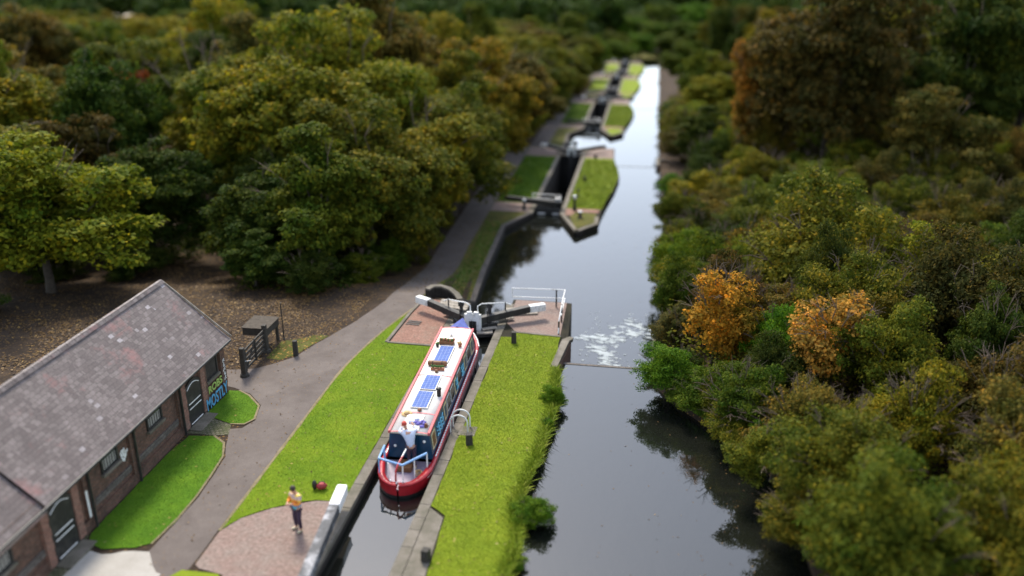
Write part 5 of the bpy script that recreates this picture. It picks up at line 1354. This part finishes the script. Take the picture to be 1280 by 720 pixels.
# undergrowth filling between the shrubs (countless)
def undergrowth(name,n,xr,yr,zf,cond,h,s,colmat):
    x=RNG.uniform(*xr,n); y=RNG.uniform(*yr,n); k=np.array([cond(i,j) for i,j in zip(x,y)]); x=x[k]; y=y[k]; n=len(x)
    z=np.array([zf(i,j)+h*random.random()**1.3*(.6+.8*mnoise.noise(Vector((i*.5,j*.5,1)))+.3) for i,j in zip(x,y)])
    a=RNG.normal(size=(n,3)); nn=RNG.normal(size=(n,3))*.6+[0,0,1]; nn/=np.linalg.norm(nn,axis=1)[:,None]
    u=np.cross(nn,a); u/=np.linalg.norm(u,axis=1)[:,None]; v=np.cross(nn,u); ss=s*RNG.uniform(.6,1.4,n)[:,None]; c=np.stack([x,y,z],1)
    return np_mesh(name,np.stack([c-u*ss,c-v*ss*.6,c+u*ss,c+v*ss*.6],1).reshape(-1,3),4,colmat)
o=undergrowth('undergrowth',90000,(1.0,26),(18,66),gz_right,lambda i,j:i>piece(XR,j)-.15 and inview(i,j,2),1.1,.09,M['leaf']); o.color=OL
o=undergrowth('undergrowth',36000,(-34,-16.4),(43,95),gz_left,lambda i,j:(i>-23 or j>50) and i<-15.6 and not(-29.5<i<-25 and j<54),.8,.11,M['leaf']); o.color=DG
bank=[(piece(XR,y)-.1,y) for y in np.arange(28,33.5,.5)]+[(piece(XR,y)+1.1,y) for y in np.arange(33,27.5,-.5)]
blades('bank_grass',bank,-.1,420,M['blade_dark'],h=(.15,.55),w=.02,lean=.6)

# far houses and road at the head of the valley
for i,(x,y,w,l,rz,lab) in enumerate(((19,322,8,7,.3,'pink brick house at the end of the canal, left of the pair'),(31,330,9,7,-.2,'pink brick house at the end of the canal, right of the pair'))):
    t=thing('house',lab,'house',(x,y,-15.3),rz)
    m=MB(); m.b6(-w/2,w/2,-l/2,l/2,-.5,5.2); m.add([(-w/2,-l/2,5.2),(-w/2,l/2,5.2),(-w/2,0,7.6),(w/2,-l/2,5.2),(w/2,l/2,5.2),(w/2,0,7.6)],[(0,2,1),(3,4,5)]); m.build('wall',M['house_brick'],t)
    m=MB(); m.loft([[(xx,-l/2-.3,5.0),(xx,0,7.75),(xx,l/2+.3,5.0),(xx,l/2+.3,4.85),(xx,0,7.6),(xx,-l/2-.3,4.85)] for xx in (-w/2-.3,w/2+.3)],closed=True,caps=True); r_=m.build('roof',M['tile'],t)
    m=MB(); m.b6(-.5,.5,-.4,.4,7.2,8.7); m.build('chimney',M['house_brick'],r_)
    for xx in (-w/4,w/4):
        for zz in (1.2,3.6):
            m=MB(); m.b6(xx-.6,xx+.6,-l/2-.06,-l/2-.003,zz,zz+1.2); q=m.build('window',M['timber'],t); m=MB(); m.b6(xx-.5,xx+.5,-l/2-.09,-l/2-.062,zz+.1,zz+1.1); m.build('pane',M['glass'],q)
m=MB(); m.loft([[(x-2.5,y,z),(x+2.5,y,z)] for x,y,z in ((-2,296,-15.1),(2,310,-15.15),(10,330,-15.2),(16,360,-15.2),(30,420,-15.2))][::-1],0,True); tag(m.build('road',M['tarmac']),kind='structure')

# ------------------------------------------------------------------ light, sky, camera
SUN_EL,SUN_AZ=R(52),R(-28)       # azimuth from +Y towards +X ; sun beyond and a little left, veiled by cloud
w=bpy.data.worlds.new('World'); S.world=w; w.use_nodes=True; nt=w.node_tree
sky=nt.nodes.new('ShaderNodeTexSky'); sky.sky_type='NISHITA'; sky.sun_disc=False; sky.sun_elevation=SUN_EL; sky.sun_rotation=SUN_AZ
sky.air_density=1.0; sky.dust_density=1.2; sky.ozone_density=1.0
hs=nt.nodes.new('ShaderNodeHueSaturation'); hs.inputs['Saturation'].default_value=.6
nt.links.new(sky.outputs[0],hs.inputs['Color']); nt.links.new(hs.outputs[0],nt.nodes['Background'].inputs['Color'])
nt.nodes['Background'].inputs['Strength'].default_value=.15
sd=bpy.data.lights.new('sun','SUN'); sd.energy=2.1; sd.angle=R(14); sd.color=(1,.91,.76)
so=bpy.data.objects.new('sun',sd); COL.objects.link(so)
d=Vector((math.sin(SUN_AZ)*math.cos(SUN_EL),math.cos(SUN_AZ)*math.cos(SUN_EL),math.sin(SUN_EL)))
so.rotation_euler=d.to_track_quat('Z','Y').to_euler(); so.location=(0,0,60)
cd=bpy.data.cameras.new('camera'); cam=bpy.data.objects.new('camera',cd); COL.objects.link(cam)
cam.location=(0,0,17.8); cam.rotation_euler=(R(90)-math.atan(430/1100),0,R(9.09)); cd.sensor_width=36; cd.lens=36*1100/1280
cd.clip_end=3000; cd.dof.use_dof=True; cd.dof.focus_distance=37; cd.dof.aperture_fstop=cd.lens/1000/.35
S.camera=cam
S.view_settings.view_transform='Standard'; S.view_settings.look='None'; S.view_settings.exposure=1.32; S.view_settings.gamma=1
for o in S.objects:
    if 'placed' in o: del o['placed']
